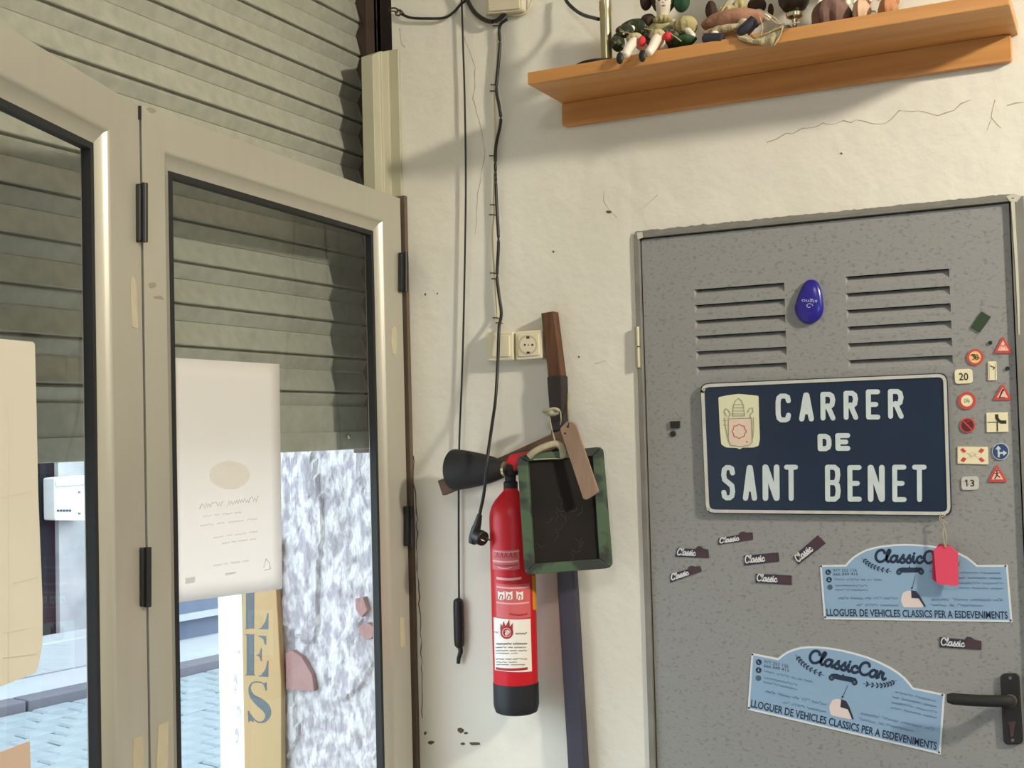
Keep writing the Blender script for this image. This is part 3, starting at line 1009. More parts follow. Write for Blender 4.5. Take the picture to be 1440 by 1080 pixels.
for (xa_, xb_, zs) in ((lx0, lx1, lz), (rx0, rx1, rz)):
    for z in zs:
        m_ = MB()
        yb_ = YD + 0.013
        a0, a1 = Vector((xa_, YD, z - LH)), Vector((xb_, YD, z - LH))
        b0, b1 = Vector((xa_ + 0.006, yb_, z - 0.001)), Vector((xb_ - 0.004, yb_, z - 0.001))
        c0, c1 = Vector((xa_, YD, z)), Vector((xb_, YD, z))
        t_ = Vector((0, 0.0012, 0))
        m_.prism([a0, a1, b1, b0], t_).prism([a0, b0, c0], (-0.001, 0.0005, 0)).prism([a1, c1, b1], (0.001, 0.0005, 0))
        obj('louver', m_, 'doorpaint', door)
# hinge on the left, white filler down the right edge
hq = MB()
hx_ = W(899, 490).x
for z0, z1 in ((W(899, 460).z, W(899, 487).z), (W(899, 489).z, W(900, 517).z)):
    hq.tube([(hx_, -0.010, z1), (hx_, -0.010, z0)], 0.0058, 12)
obj('hinge', hq, 'steel', door, smooth=True)
Flat(on_wall(0.0072), (0, 0.002, 0)).stroke([(1424, 280), (1427, 330), (1430, 380), (1432, 425), (1433, 470)], [5, 4.5, 4, 3.5, 2]).obj('filler', 'caulk', door)
Flat(on_wall(0.0072), (0, 0.002, 0)).poly([(1415, 276), (1426, 272), (1436, 276), (1430, 284), (1420, 283)]).obj('filler', 'caulk', door)
Flat(on_wall(0.0072), (0, 0.002, 0)).poly([(895, 327), (903, 326), (904, 334), (897, 337)]).obj('filler', 'caulk', door)
# ragged plaster edge above the frame
ed = [(893 + i * 4.0, 328 - i * 4.0 * 0.1005 - 1.5 - 3.0 * abs(noise.noise(Vector((i * 0.23, 3.1, 0)))) - 2.0 * abs(noise.noise(Vector((i * 0.9, 7.7, 0))))) for i in range(134)]
Flat(on_wall(0.0066), (0, 0.006, 0)).poly(ed + [(1425, 279), (1160, 305), (893, 333)]).obj('mortar_edge', 'frame_grey', door)
# handle
hd = empty('door_handle', W(1420, 1000), None)
hd.parent = door
hd.location = W(1420, 1000) - wloc(door)
bp_ = obj('back_plate', MB().prism([W(x, y, -0.006) for x, y in roundpoly([(1406, 948), (1433, 947), (1439, 1047), (1411, 1048)], 8)], (0, 0.0095, 0)), 'blackmatt', hd, bev=0.003)
lv = smooth_line([W(1419, 986, -0.004), W(1420, 986, -0.045), W(1410, 986, -0.060), W(1370, 985, -0.060), W(1332, 982, -0.060)], 5)
obj('lever', MB().tube(lv, [0.0115] * (len(lv) - 1) + [0.0085], 12), 'blackmatt', hd, smooth=True)
obj('rose', MB().lathe([(0.012, 0), (0.012, 0.01), (0.009, 0.014)], W(1421, 985, -0.006), (0, -1, 0), 20), 'ink_grey', hd, smooth=True)
f_ = Flat(on_wall(0.0072), (0, 0.001, 0))
f_.circle(1420.5, 953.5, 2.2).obj('screw', 'ink_grey', hd)
Flat(on_wall(0.0072), (0, 0.001, 0)).circle(1424, 1041, 2.2).obj('screw', 'ink_grey', hd)
Flat(on_wall(0.0074), (0, 0.0012, 0)).poly([(1417, 1016), (1429, 1014), (1427, 1021), (1425, 1036), (1421, 1036), (1420, 1021)]).obj('keyhole', 'brown_metal', hd)

# ================================================================== STREET NAME SIGN
YS = -YD  # door surface is at y = +0.004
sg = empty('street_sign', W(1162, 724, -0.006), 'navy enamel street sign reading CARRER DE SANT BENET on the door', 'sign')
so_ = [(984, 539), (1332, 524), (1338.5, 726), (991.5, 722.5)]
obj('plate', MB().prism([W(x, y, -0.008) for x, y in roundpoly(so_, 12)], (0, 0.008, 0)), 'signblue', sg, bev=0.003)
rim = [Vector((x, y)) for x, y in roundpoly([(987.5, 542.5), (1328.5, 527.8), (1334.5, 722.2), (995, 718.8)], 10)]
Flat(on_wall(0.0105), (0, 0.003, 0)).ring([(p.x, p.y) for p in rim], 4.4).obj('rim', 'signrim', sg)
LETT = [('C', 1094, 557, 1108.5, 590.5), ('A', 1127, 555.5, 1140.5, 589), ('R', 1157, 554.5, 1171, 588), ('R', 1189.5, 553, 1203, 587),
        ('E', 1221, 551, 1234, 586.5), ('R', 1252, 550.5, 1267, 585.5),
        ('D', 1153, 613.5, 1165.5, 631), ('E', 1178, 612.5, 1192, 630.5),
        ('S', 1017.5, 657.5, 1030, 700), ('A', 1048, 657.5, 1060.5, 700.5), ('N', 1076, 657, 1092, 700.5), ('T', 1106, 657, 1118.5, 701),
        ('B', 1163.5, 657, 1178.5, 702), ('E', 1195, 657.5, 1208, 702), ('N', 1224, 657.5, 1240, 702), ('E', 1258, 657, 1271, 702.5), ('T', 1286, 657, 1299.5, 702.5)]
for ch, x0, y0, x1, y1 in LETT:
    f_ = Flat(on_wall(0.0090), (0, 0.0012, 0))
    for st in GLY[ch]:
        sk = 0.7
        pts = [(x0 + (x1 - x0) * u + (1 - v) * sk * 0.5, y1 + (y0 - y1) * v) for u, v in st]
        f_.stroke(pts, {'N': 7.8, 'A': 7.4}.get(ch, 6.9))
    f_.obj('letter', 'signwhite', sg)
ZS2 = lambda x, y: (980 + x / 4.909, 520 + y / 4.909)
shp = [ZS2(*p) for p in [(148, 190), (200, 178), (290, 166), (370, 174), (425, 180), (428, 330), (434, 480), (425, 525), (390, 537), (315, 537), (296, 550), (278, 540), (200, 536), (168, 515), (158, 400)]]
shd = obj('shield', MB().prism([W(x, y, -0.0092) for x, y in roundpoly(shp, 2)], (0, 0.0015, 0)), 'shield', sg)
f_ = Flat(on_wall(0.0096), (0, 0.0006, 0))
f_.poly([ZS2(*p) for p in [(220, 338), (375, 334), (380, 500), (365, 518), (300, 528), (235, 518), (222, 490)]])
f_.obj('shield_field', 'shieldpink', shd)
f_ = Flat(on_wall(0.0101), (0, 0.0005, 0))
f_.stroke([ZS2(*p) for p in [(218, 338), (377, 334), (382, 500), (362, 520), (300, 530), (235, 520), (218, 490), (218, 338)]], 0.9)
f_.stroke([ZS2(*p) for p in [(245, 318), (330, 318), (322, 250), (310, 215), (288, 196), (264, 215), (252, 250), (245, 318)]], 0.8)
for yy in (240, 262, 284, 304):
    f_.stroke([ZS2(250, yy), ZS2(326, yy)], 0.6)
f_.stroke([ZS2(*p) for p in [(205, 318), (190, 290), (198, 268), (220, 282), (232, 306), (215, 330)]], 0.9)
f_.stroke([ZS2(*p) for p in [(350, 296), (362, 268), (384, 262), (388, 290), (366, 310), (370, 330)]], 0.9)
f_.stroke([ZS2(*p) for p in [(190, 330), (200, 400), (212, 470)]], 0.7)
f_.stroke([ZS2(*p) for p in [(390, 330), (392, 400), (386, 470)]], 0.7)
f_.stroke([ZS2(*p) for p in [(180, 350), (205, 350)]], 0.6).stroke([ZS2(*p) for p in [(182, 380), (206, 384)]], 0.6)
f_.stroke([ZS2(*p) for p in [(342, 494), (352, 500)]], 1.0)
f_.obj('shield_drawing', 'shieldline', shd)
cx, cy = ZS2(292, 425)
f_ = Flat(on_wall(0.0101), (0, 0.0005, 0))
rg = [(cx + (9.3 + 0.8 * math.cos(8 * a)) * math.cos(a), cy + (9.3 + 0.8 * math.cos(8 * a)) * math.sin(a)) for a in [2 * math.pi * k / 48 for k in range(48)]]
f_.ring(rg, 0.9).obj('shield_rosette', 'shieldred', shd)
for k, (x, y) in enumerate(((989.5, 548), (996, 716))):
    Flat(on_wall(0.0108), (0, 0.001, 0)).circle(x, y, 2.4).obj('screw', 'silver', sg)

# ================================================================== PLAQUES
YP = 0.0008   # height of print above the door surface at y = 0.004


def plaque_map(k, off):
    if k == 0:
        return lambda x, y: W(x, y, YD - off)
    A = [W(x, y, YD) for x, y in ((1152.9, 794.8), (1158.8, 870.8), (1423.8, 875))]
    B = [W(x, y, YD) for x, y in ((1057, 918.2), (1051.6, 997.8), (1322.9, 1060.7))]
    ma = np.array([[A[0].x - A[1].x, A[2].x - A[1].x], [A[0].z - A[1].z, A[2].z - A[1].z]])
    mb_ = np.array([[B[0].x - B[1].x, B[2].x - B[1].x], [B[0].z - B[1].z, B[2].z - B[1].z]])
    T = mb_ @ np.linalg.inv(ma)

    def f(x, y):
        p = W(x, y, YD)
        q = T @ np.array([p.x - A[1].x, p.z - A[1].z])
        return Vector((B[1].x + q[0], YD - off, B[1].z + q[1]))
    return f


Pz = lambda x, y: (1140 + x / 4.8, 750 + y / 4.8)


def make_plaque(k, label):
    out = [Pz(*p) for p in [(62, 215), (235, 212), (262, 180), (290, 155), (330, 130), (370, 110), (425, 94), (480, 84), (560, 75), (640, 72), (720, 75), (800, 81),
                            (880, 95), (960, 116), (1015, 138), (1060, 162), (1095, 190), (1125, 215), (1330, 213), (1362, 600), (90, 580)]]
    c = Vector((sum(p[0] for p in out) / len(out), sum(p[1] for p in out) / len(out)))
    base = plaque_map(k, 0)(1290, 872)
    root = empty('rally_plaque', base, label, 'plaque', 'printed plaques on the metal door')
    Flat(plaque_map(k, 0.0016), (0, 0.0016, 0)).poly(out).obj('plate', 'plaquewhite', root)
    inn = []
    ins = [(76, 226), (240, 224), (270, 190), (297, 165), (335, 141), (375, 121), (430, 105), (482, 95), (560, 86), (640, 83), (720, 86), (798, 92),
           (876, 106), (954, 127), (1008, 148), (1052, 171), (1087, 199), (1120, 226), (1318, 225), (1348, 586), (102, 566)]
    Flat(plaque_map(k, 0.0020), (0, 0.0004, 0)).poly([Pz(*p) for p in ins]).obj('blue_field', 'plaqueblue', root)
    ip = plaque_map(k, 0.0024)
    e = (0, 0.0003, 0)
    f_ = Flat(ip, e)
    script(f_, 'ClassicCar', (Pz(432, 112), Pz(938, 122), Pz(936, 204), Pz(430, 192)), 3.7)
    f_.obj('script_lettering', 'navyink', root)
    f_ = Flat(ip, e)
    f_.text('LLOGUER DE VEHICLES CLASSICS PER A ESDEVENIMENTS', (Pz(106, 508), Pz(1328, 527), Pz(1332, 578), Pz(108, 558)), bold=0.018)
    f_.obj('slogan', 'navyink', root)
    # laurel sprays
    f_ = Flat(ip, e)
    for base_, sgn in (((345, 170), 1), ((935, 180), -1)):
        pts = smooth_line([Vector((*p, 0)) for p in ([(345, 165), (390, 205), (450, 235), (545, 258)] if sgn > 0 else [(1010, 190), (965, 225), (900, 248), (800, 256)])], 3)
        f_.stroke([Pz(p.x, p.y) for p in pts], 0.6)
        for i in range(1, len(pts) - 1, 1):
            p = pts[i]
            t = (pts[i + 1] - pts[i - 1]).normalized()
            n_ = Vector((-t.y, t.x, 0))
            for s_ in (1, -1):
                q = p + n_ * s_ * 19 + t * 13
                a_ = p + t * 0
                mid1 = (a_ + q) / 2 + t * 8
                mid2 = (a_ + q) / 2 - t * 8
                f_.poly([Pz(a_.x, a_.y), Pz(mid1.x, mid1.y), Pz(q.x, q.y), Pz(mid2.x, mid2.y)])
    f_.obj('laurel_spray', 'navyink', root)
    # open car
    f_ = Flat(ip, e)
    f_.poly([Pz(*p) for p in [(580, 258), (590, 238), (620, 230), (660, 232), (668, 218), (674, 232), (720, 230), (750, 232), (764, 250), (764, 268), (740, 264), (610, 266)]])
    f_.circle(*Pz(596, 262), 4.0).circle(*Pz(746, 260), 4.0)
    f_.obj('car_drawing', 'navyink', root)
    for p in ((596, 262), (746, 260)):
        Flat(plaque_map(k, 0.0027), e).circle(*Pz(*p), 1.9).obj('car_wheel', 'greyink', root)
    # contact details
    f_ = Flat(ip, e)
    f_.circle(*Pz(118, 262), 3.9).circle(*Pz(124, 313), 3.9)
    f_.obj('icon', 'navyink', root)
    Flat(ip, e).circle(*Pz(130, 364), 3.8).obj('icon', 'greyink', root)
    f_ = Flat(plaque_map(k, 0.0027), e)
    f_.stroke([Pz(112, 256), Pz(116, 268), Pz(125, 268)], 0.9).stroke([Pz(124, 304), Pz(124, 318)], 1.0).stroke([Pz(118, 318), Pz(130, 318)], 0.9)
    f_.obj('icon_mark', 'plaqueblue', root)
    f_ = Flat(ip, e)
    f_.text('977 252 126', (Pz(150, 240), Pz(310, 238), Pz(312, 258), Pz(152, 260)), bold=0.01)
    f_.text('666 849 413', (Pz(152, 266), Pz(316, 264), Pz(318, 284), Pz(154, 286)), bold=0.01)
    f_.obj('phone_number', 'greyink', root)
    f_ = Flat(ip, e)
    sd = 5
    for q, words in (((160, 302, 480, 322), (5, 6, 2, 2, 4)), ((165, 344, 385, 362), (11,)), ((165, 373, 390, 390), (12,)),
                     ((186, 426, 590, 450), (5, 6, 3, 4, 7)), ((310, 474, 592, 496), (3, 6, 9)),
                     ((1010, 258, 1280, 276), (8, 9)), ((1000, 292, 1290, 310), (3, 9, 6)), ((1000, 326, 1300, 346), (9, 9)), ((1000, 360, 1300, 380), (5, 8, 6)),
                     ((815, 436, 1295, 462), (8, 7, 9, 4)), ((805, 476, 1165, 498), (7, 2, 11))):
        f_.scribble((Pz(q[0], q[1]), Pz(q[2], q[1] + 3), Pz(q[2], q[3] + 3), Pz(q[0], q[3])), 0.5, words, sd)
        sd += 1
    f_.obj('small_print', 'paleink', root)
    # map shape with a dark lever drawing
    Flat(ip, e).poly(roundpoly([Pz(*p) for p in [(622, 400), (660, 385), (715, 395), (740, 430), (765, 500), (625, 500), (608, 450)]], 3)).obj('map_shape', 'mapcream', root)
    f_ = Flat(plaque_map(k, 0.0027), e)
    f_.poly([Pz(*p) for p in [(678, 384), (712, 390), (738, 424), (778, 494), (766, 496), (730, 440), (680, 436)]])
    f_.stroke([Pz(705, 290), Pz(692, 345), Pz(684, 372)], 0.6)
    f_.circle(*Pz(684, 368), 1.3)
    f_.obj('lever_drawing', 'magnavy', root)
    for p in ((70, 222), (1314, 221), (98, 566), (1350, 588)):
        Flat(ip, e).circle(*Pz(*p), 1.4).obj('eyelet', 'signdark', root)
    return root


make_plaque(0, 'pale blue printed plaque hanging level, partly covered by the pink tag')
make_plaque(1, 'pale blue printed plaque stuck crookedly, its right end behind the door lever')

# pink tag on a string from the sign corner
tg = empty('pink_tag', W(1329, 822, -0.02), 'bright pink card tag hanging by string from the sign corner', 'tag')
obj('card', MB().prism([W(x, y, -0.021) for x, y in roundpoly([(1313, 772), (1322, 768), (1336, 768), (1347, 777), (1348, 822), (1346, 824), (1317, 821)], 2)], (0, 0.003, 0)), 'pinktag', tg)
obj('card_edge', MB().prism([W(x, y, -0.016) for x, y in [(1311, 776), (1321, 765), (1335, 767), (1343, 776), (1344, 818), (1317, 819), (1311, 814)]], (0, 0.003, 0)), 'pinkdark', tg)
st = smooth_line([W(1324, 722, -0.013), W(1321, 730, -0.016), W(1327, 738, -0.018), W(1326, 752, -0.020), W(1329, 769, -0.023)], 5)
obj('string', MB().tube(st, 0.0011, 6).tube(smooth_line([W(1330, 724, -0.013), W(1323, 729, -0.017), W(1332, 736, -0.014)], 4), 0.0012, 6).tube(smooth_line([W(1327, 738, -0.018), W(1331, 755, -0.021), W(1330, 770, -0.023)], 4), 0.0009, 6), 'string', tg, smooth=True)

# ================================================================== LITTLE WORD MAGNETS
MAGS = [(((951.6, 770.6), (995.8, 773.3), (996.7, 784.7), (949.3, 782.7)), 1, 'small navy and maroon word magnet, upper of the leftmost pair on the door'),
        (((1009.4, 757), (1058, 749), (1058.7, 759), (1010.3, 766)), 1, 'small navy and maroon word magnet just below the left part of the street sign'),
        (((941.3, 807.6), (984, 796), (986.4, 803.7), (942.6, 819.4)), 1, 'small tilted word magnet, lower of the leftmost pair on the door'),
        (((1044.6, 781.5), (1094.2, 777), (1095.5, 789.6), (1046.4, 795)), 0, 'plain rectangular word magnet directly above another rectangular one'),
        (((1061.7, 806.7), (1113, 809.4), (1113, 822.5), (1062.6, 819.4)), 0, 'plain rectangular word magnet lowest of the group, left of the level plaque'),
        (((1114, 784), (1150, 752.6), (1161, 764), (1123, 794)), 0, 'rectangular word magnet tilted steeply upward above the level plaque corner'),
        (((1320.2, 896), (1380, 902), (1380, 913.8), (1321, 910)), 1, 'dark word magnet alone between the two blue plaques and the lever')]
for q, bump, lab in MAGS:
    c = bil(q, .5, .5)
    root = empty('word_magnet', W(*bil(q, .5, 0), YD), lab, 'magnet', 'shop word magnets on the door')
    pts = [(0, 0), (1, 0), (1, 1)]
    if bump:
        pts += [(.97, 1.05), (.84, 1.1), (.76, 1.35), (.66, 1.35), (.60, 1.0)]
    pts += [(.02, 1)]
    Flat(lambda x, y: W(x, y, YD - 0.0020), (0, 0.002, 0)).poly([bil(q, *p) for p in pts]).obj('plate', 'magnavy', root)
    cp = [(.62, .04), (.99, .04), (.99, .96)] + ([(.96, 1.0), (.84, 1.04), (.76, 1.28), (.67, 1.28), (.62, .96)] if bump else [(.62, .96)])
    Flat(lambda x, y: W(x, y, YD - 0.0023), (0, 0.0003, 0)).poly([bil(q, *p) for p in cp]).obj('maroon_end', 'magmaroon', root)
    f_ = Flat(lambda x, y: W(x, y, YD - 0.0024), (0, 0.0003, 0))
    script(f_, 'Classic', (bil(q, .05, .96), bil(q, .60, .96), bil(q, .60, .22), bil(q, .03, .22)), 1.7)
    f_.obj('lettering', 'magwhite', root)

# ================================================================== ROAD SIGN MAGNETS
dm = lambda off: (lambda x, y: W(x, y, YD - off))
GR = 'toy road sign magnets on the door'


def rm(label, px, py):
    return empty('road_sign_magnet', W(px, py, YD), label, 'magnet', GR)


def tri(label, apex, bl, br, marks, inner='pinkcream'):
    r = rm(label, (bl[0] + br[0]) / 2, bl[1])
    Flat(dm(0.003), (0, 0.003, 0)).poly(roundpoly([apex, br, bl], 3)).obj('red_border', 'signred', r)
    c = ((apex[0] + bl[0] + br[0]) / 3, (apex[1] + bl[1] + br[1]) / 3 - 0.5)
    s_ = 0.60
    Flat(dm(0.0034), (0, 0.0004, 0)).poly([(c[0] + (p[0] - c[0]) * s_, c[1] + (p[1] - c[1]) * s_) for p in (apex, br, bl)]).obj('white_field', inner, r)
    f_ = Flat(dm(0.0038), (0, 0.0004, 0))
    for m_ in marks:
        f_.stroke(m_[0], m_[1])
    f_.obj('pictogram', 'signdark' if marks[0][1] > 0.7 else 'signred', r)


tri('red bordered triangular sign magnet with a faint pictogram, highest of the three triangles', (1410.4, 472.5), (1397.5, 496.5), (1423.8, 496.5),
    [([(1406, 491), (1408, 485), (1411, 488), (1413, 484), (1415, 491)], 0.6)])
tri('red triangular sign magnet with a black leaning figure, middle of the three triangles', (1410, 539), (1396.3, 562.5), (1422.8, 562.5),
    [([(1406, 558), (1408, 553), (1410, 549), (1408, 554)], 1.8), ([(1410, 548), (1411, 549)], 2.2), ([(1405, 559), (1413, 559)], 1.0)])
tri('red triangular sign magnet with a walking figure, lowest of the three triangles', (1401.4, 652.7), (1389, 677.8), (1416.8, 677.8),
    [([(1402, 663), (1402, 668), (1399, 673)], 1.6), ([(1402, 668), (1406, 671)], 1.3), ([(1399, 666), (1405, 665)], 1.0), ([(1401.8, 661.5), (1402.2, 662)], 2)])


def rnd_sign(label, cx, cy, r0, rimm, fieldm, k=0.68):
    r = rm(label, cx, cy + r0)
    Flat(dm(0.003), (0, 0.003, 0)).circle(cx, cy, r0).obj('rim', rimm, r)
    Flat(dm(0.0034), (0, 0.0004, 0)).circle(cx, cy, r0 * k).obj('field', fieldm, r)
    return r


r = rnd_sign('round red sign magnet with orange field and a crossed number', 1371.2, 502.3, 11.6, 'signred', 'orangecream', 0.72)
f_ = Flat(dm(0.0038), (0, 0.0004, 0))
f_.stroke([(1367, 498.5), (1371, 498.5), (1369, 501.5), (1371.5, 504), (1367, 506)], 1.0).ring([(1373.6 + 1.9 * math.cos(a), 502.3 + 3.6 * math.sin(a)) for a in [k * math.pi / 6 for k in range(12)]], 1.0)
f_.stroke([(1365.5, 499), (1378, 504)], 1.0)
f_.obj('number', 'signdark', r)
r = rnd_sign('round red and white sign magnet with a pale centre mark, right of the sign', 1359.6, 563.5, 12.4, 'signred', 'cream', 0.66)
f_ = Flat(dm(0.0038), (0, 0.0004, 0))
f_.ring([(1357.5 + 1.6 * math.cos(a), 563.5 + 2.6 * math.sin(a)) for a in [k * math.pi / 6 for k in range(12)]], 0.8).stroke([(1361, 560.5), (1360.5, 564.5), (1363.5, 564.5)], 0.8).stroke([(1362.6, 562), (1362.6, 566.5)], 0.8)
f_.obj('number', 'shieldline', r)
r = rnd_sign('dark wine coloured round no parking sign magnet', 1360.6, 598, 10.6, 'signred', 'wine', 0.82)
Flat(dm(0.0038), (0, 0.0004, 0)).stroke([(1355.5, 593), (1366, 603.5)], 2.2).stroke([(1360, 592.5), (1363, 592)], 1.0).obj('slash', 'signred', r)
r = rnd_sign('round blue sign magnet with white arrows up and right', 1407, 634.8, 11.9, 'signwhite', 'signblue2', 0.92)
f_ = Flat(dm(0.0038), (0, 0.0004, 0))
f_.stroke([(1404.6, 643), (1404, 631)], 2.6, cap=False).poly([(1399.5, 632), (1403.6, 626.5), (1408, 631.5)])
f_.stroke([(1404.6, 639), (1406, 637), (1411, 637)], 2.4, cap=False).poly([(1410.5, 633), (1416.2, 637), (1411, 641)])
f_.obj('arrow', 'signwhite', r)


def plate(label, q, m_, rr=2):
    r = rm(label, (q[2][0] + q[3][0]) / 2, (q[2][1] + q[3][1]) / 2)
    Flat(dm(0.003), (0, 0.003, 0)).poly(roundpoly(q, rr)).obj('plate', m_, r, bev=0.0006)
    return r


r = plate('cream number plate magnet reading 20', [(1342, 519.5), (1367, 518.5), (1368, 539), (1343, 540)], 'cream', 5)
Flat(dm(0.0034), (0, 0.0004, 0)).text('20', ((1348.3, 524.5), (1361.5, 524.3), (1361.8, 534.8), (1348.6, 535)), bold=0.015).obj('number', 'signdark', r)
r = plate('pale two layer number plate magnet reading 13', [(1351.5, 670.5), (1376, 670), (1376.5, 688.5), (1352, 689.5)], 'signrim', 5)
f_ = Flat(dm(0.0034), (0, 0.0004, 0))
f_.stroke([(1357.2, 677), (1359.6, 675), (1359.9, 683.6)], 1.5).text('3', ((1364.3, 674.6), (1370, 674.5), (1370.3, 684.2), (1364.6, 684.3)), bold=0.02).circle(1362.4, 681, 0.6)
f_.obj('number', 'signdark', r)
r = plate('narrow upright cream magnet with a small dark arrow at its top', [(1389, 508.5), (1401, 508), (1401.7, 534.5), (1389.3, 535)], 'cream', 1)
f_ = Flat(dm(0.0034), (0, 0.0004, 0))
f_.stroke([(1391, 511), (1391.3, 533)], 0.6).stroke([(1399.6, 511), (1399.9, 533)], 0.6)
f_.obj('line', 'shieldline', r)
Flat(dm(0.0034), (0, 0.0004, 0)).stroke([(1392.5, 514.5), (1398.8, 517), (1396.5, 519.5)], 1.2).obj('arrow', 'signdark', r)
r = plate('square cream magnet with a thick black bending priority road line', [(1387, 580.5), (1417, 579.5), (1418, 607.5), (1387.6, 608)], 'cream', 1)
f_ = Flat(dm(0.0034), (0, 0.0004, 0))
f_.stroke([(1401.5, 582.5), (1401.8, 588), (1404.5, 592), (1408, 593.5), (1415.2, 593.5)], 4.6, cap=False)
f_.stroke([(1389, 594), (1401, 593.6)], 1.2).stroke([(1402.3, 594), (1402.6, 606)], 1.8)
f_.obj('road_line', 'signdark', r)
r = plate('wide cream magnet with four red corner diamonds', [(1346.3, 628), (1389, 628.5), (1389.8, 653.3), (1346.6, 652)], 'cream', 1)
f_ = Flat(dm(0.0034), (0, 0.0004, 0))
for x, y, s_ in ((1354.6, 633.5, 1), (1380, 633.8, -1), (1355, 646.3, -1), (1380.4, 646.5, 1)):
    f_.poly([(x - 4.4, y - 1.2 * s_), (x - 0.5, y - 3.6), (x + 4.4, y + 1.2 * s_), (x + 0.5, y + 3.6)])
f_.obj('red_diamond', 'signred', r)
f_ = Flat(dm(0.0034), (0, 0.0004, 0))
f_.stroke([(1360, 637), (1376, 643)], 1.0).stroke([(1360, 644), (1375, 637)], 1.0).ring([(1367.5 + 4 * math.cos(a), 639 + 3 * math.sin(a)) for a in [k * math.pi / 6 for k in range(12)]], 0.8)
f_.obj('crossed_lines', 'shieldpink', r)

obj('green_magnet', MB().prism([W(x, y, YD - 0.004) for x, y in [(1380.3, 437.5), (1393.4, 445.5), (1377.7, 467.5), (1365.4, 459.5)]], (0, 0.004, 0)), 'greenmag', bev=0.001,
    label='plain dark green rectangular magnet tilted above the road signs', cat='magnet')
for nm, lab, x, y, r_ in (('disc_magnet', 'tiny black disc magnet left of the highest triangle sign', 1392.6, 482, 2.7), ('disc_magnet', 'tiny black disc magnet right of the narrow arrow plate', 1417, 518, 2.8),
                          ('disc_magnet', 'small black disc magnet under the black square one', 946.8, 610, 4.6)):
    obj(nm, MB().lathe([(0.0012 * r_ / 2.7 * 3.2, 0), (0.0012 * r_ / 2.7 * 3.2, 0.003), (0.0012 * r_ / 2.7 * 2.8, 0.0038)], W(x, y, YD), (0, -1, 0), 18), 'blackmatt', smooth=True, label=lab, cat='magnet', group='small black magnets on the door')
obj('square_magnet', MB().prism([W(x, y, YD - 0.006) for x, y in [(941.8, 592.5), (955.5, 592), (955.5, 602), (942.5, 602)]], (0, 0.006, 0)), 'blackmatt', bev=0.001,
    label='small black square magnet near the left edge of the door', cat='magnet', group='small black magnets on the door')

# glossy blue egg magnet
Eg = lambda x, y: (1100 + x / 12, 380 + y / 12)
ep = [Eg(*p) for p in [(490, 158), (560, 172), (620, 235), (665, 350), (690, 500), (700, 640), (675, 750), (610, 840), (530, 890), (450, 908), (370, 890), (290, 830), (230, 740), (208, 640), (230, 540), (270, 420), (320, 300), (370, 220), (425, 170)]]
ep = [(p.x, p.y) for p in smooth_line([Vector((*p, 0)) for p in ep + [ep[0]]], 3)][:-1]
ec = Eg(455, 580)
eg = empty('egg_magnet', W(*Eg(450, 905), YD), 'glossy blue egg shaped magnet with an upside-down white logo', 'magnet')
loops = []
for s_, off in ((1, 0), (1, 0.006), (.97, 0.010), (.88, 0.0135), (.7, 0.016), (.45, 0.0175), (.15, 0.018)):
    loops.append([W(ec[0] + (x - ec[0]) * s_, ec[1] + (y - ec[1]) * s_, YD - off) for x, y in ep])
obj('body', MB().loft(loops), 'eggblue', eg, smooth=True)
f_ = Flat(lambda x, y: W(x, y, YD - 0.0192), (0, 0.0008, 0))
f_.text('signo', (Eg(585, 560), Eg(322, 540), Eg(335, 470), Eg(598, 485)), bold=0.004)
f_.stroke([Eg(455 + (20 + 7.5 * a) * math.cos(a + .6), 603 + (20 + 4.5 * a) * math.sin(a + .6)) for a in [k * 0.4 for k in range(15)]], 0.9)
f_.obj('logo', 'eggwhite', eg)

# ================================================================== POWER POINT
so = empty('wall_socket', W(723, 506, -0.02), 'cream double power point with blank switch and round socket', 'socket')
obj('switch_box', MB().prism([W(x, y, -0.030) for x, y in roundpoly([(683, 467.5), (721.5, 466.5), (722, 506.5), (684, 507.5)], 3)], (0, 0.030, 0)), 'socket', so, bev=0.003)
obj('rocker', MB().prism([W(x, y, -0.0335) for x, y in roundpoly([(690, 472), (716, 471.5), (716.5, 501.5), (690.5, 502)], 2)], (0, 0.005, 0)), 'socket', so, bev=0.0015)
obj('socket_box', MB().prism([W(x, y, -0.030) for x, y in roundpoly([(724, 466.5), (762.5, 463.5), (763.5, 504), (725, 506.5)], 3)], (0, 0.030, 0)), 'socket', so, bev=0.003)
cx, cy = 742, 485
f_ = Flat(on_wall(0.0335), (0, 0.005, 0))
f_.poly(roundpoly([(728, 471), (757, 469), (758, 499.5), (729, 501.5)], 3))
ins = f_.obj('socket_insert', 'socket', so, bev=0.001)
Flat(on_wall(0.0342), (0, 0.001, 0)).circle(cx, cy, 13.4, 13.8, 32).obj('socket_well', 'socketdark', ins)
Flat(on_wall(0.0346), (0, 0.001, 0)).circle(cx, cy, 11.0, 11.6, 32).obj('socket_floor', 'socket', ins)
f_ = Flat(on_wall(0.0350), (0, 0.001, 0))
f_.circle(738, 485, 1.4).circle(748.5, 485, 1.5).poly(box4(740, 473, 744.5, 476)).poly(box4(740.5, 494.5, 745, 497))
f_.obj('contact_hole', 'signdark', ins)
Flat(on_wall(0.0350), (0, 0.001, 0)).circle(743, 485.2, 1.0).obj('centre_screw', 'ink_grey', ins)

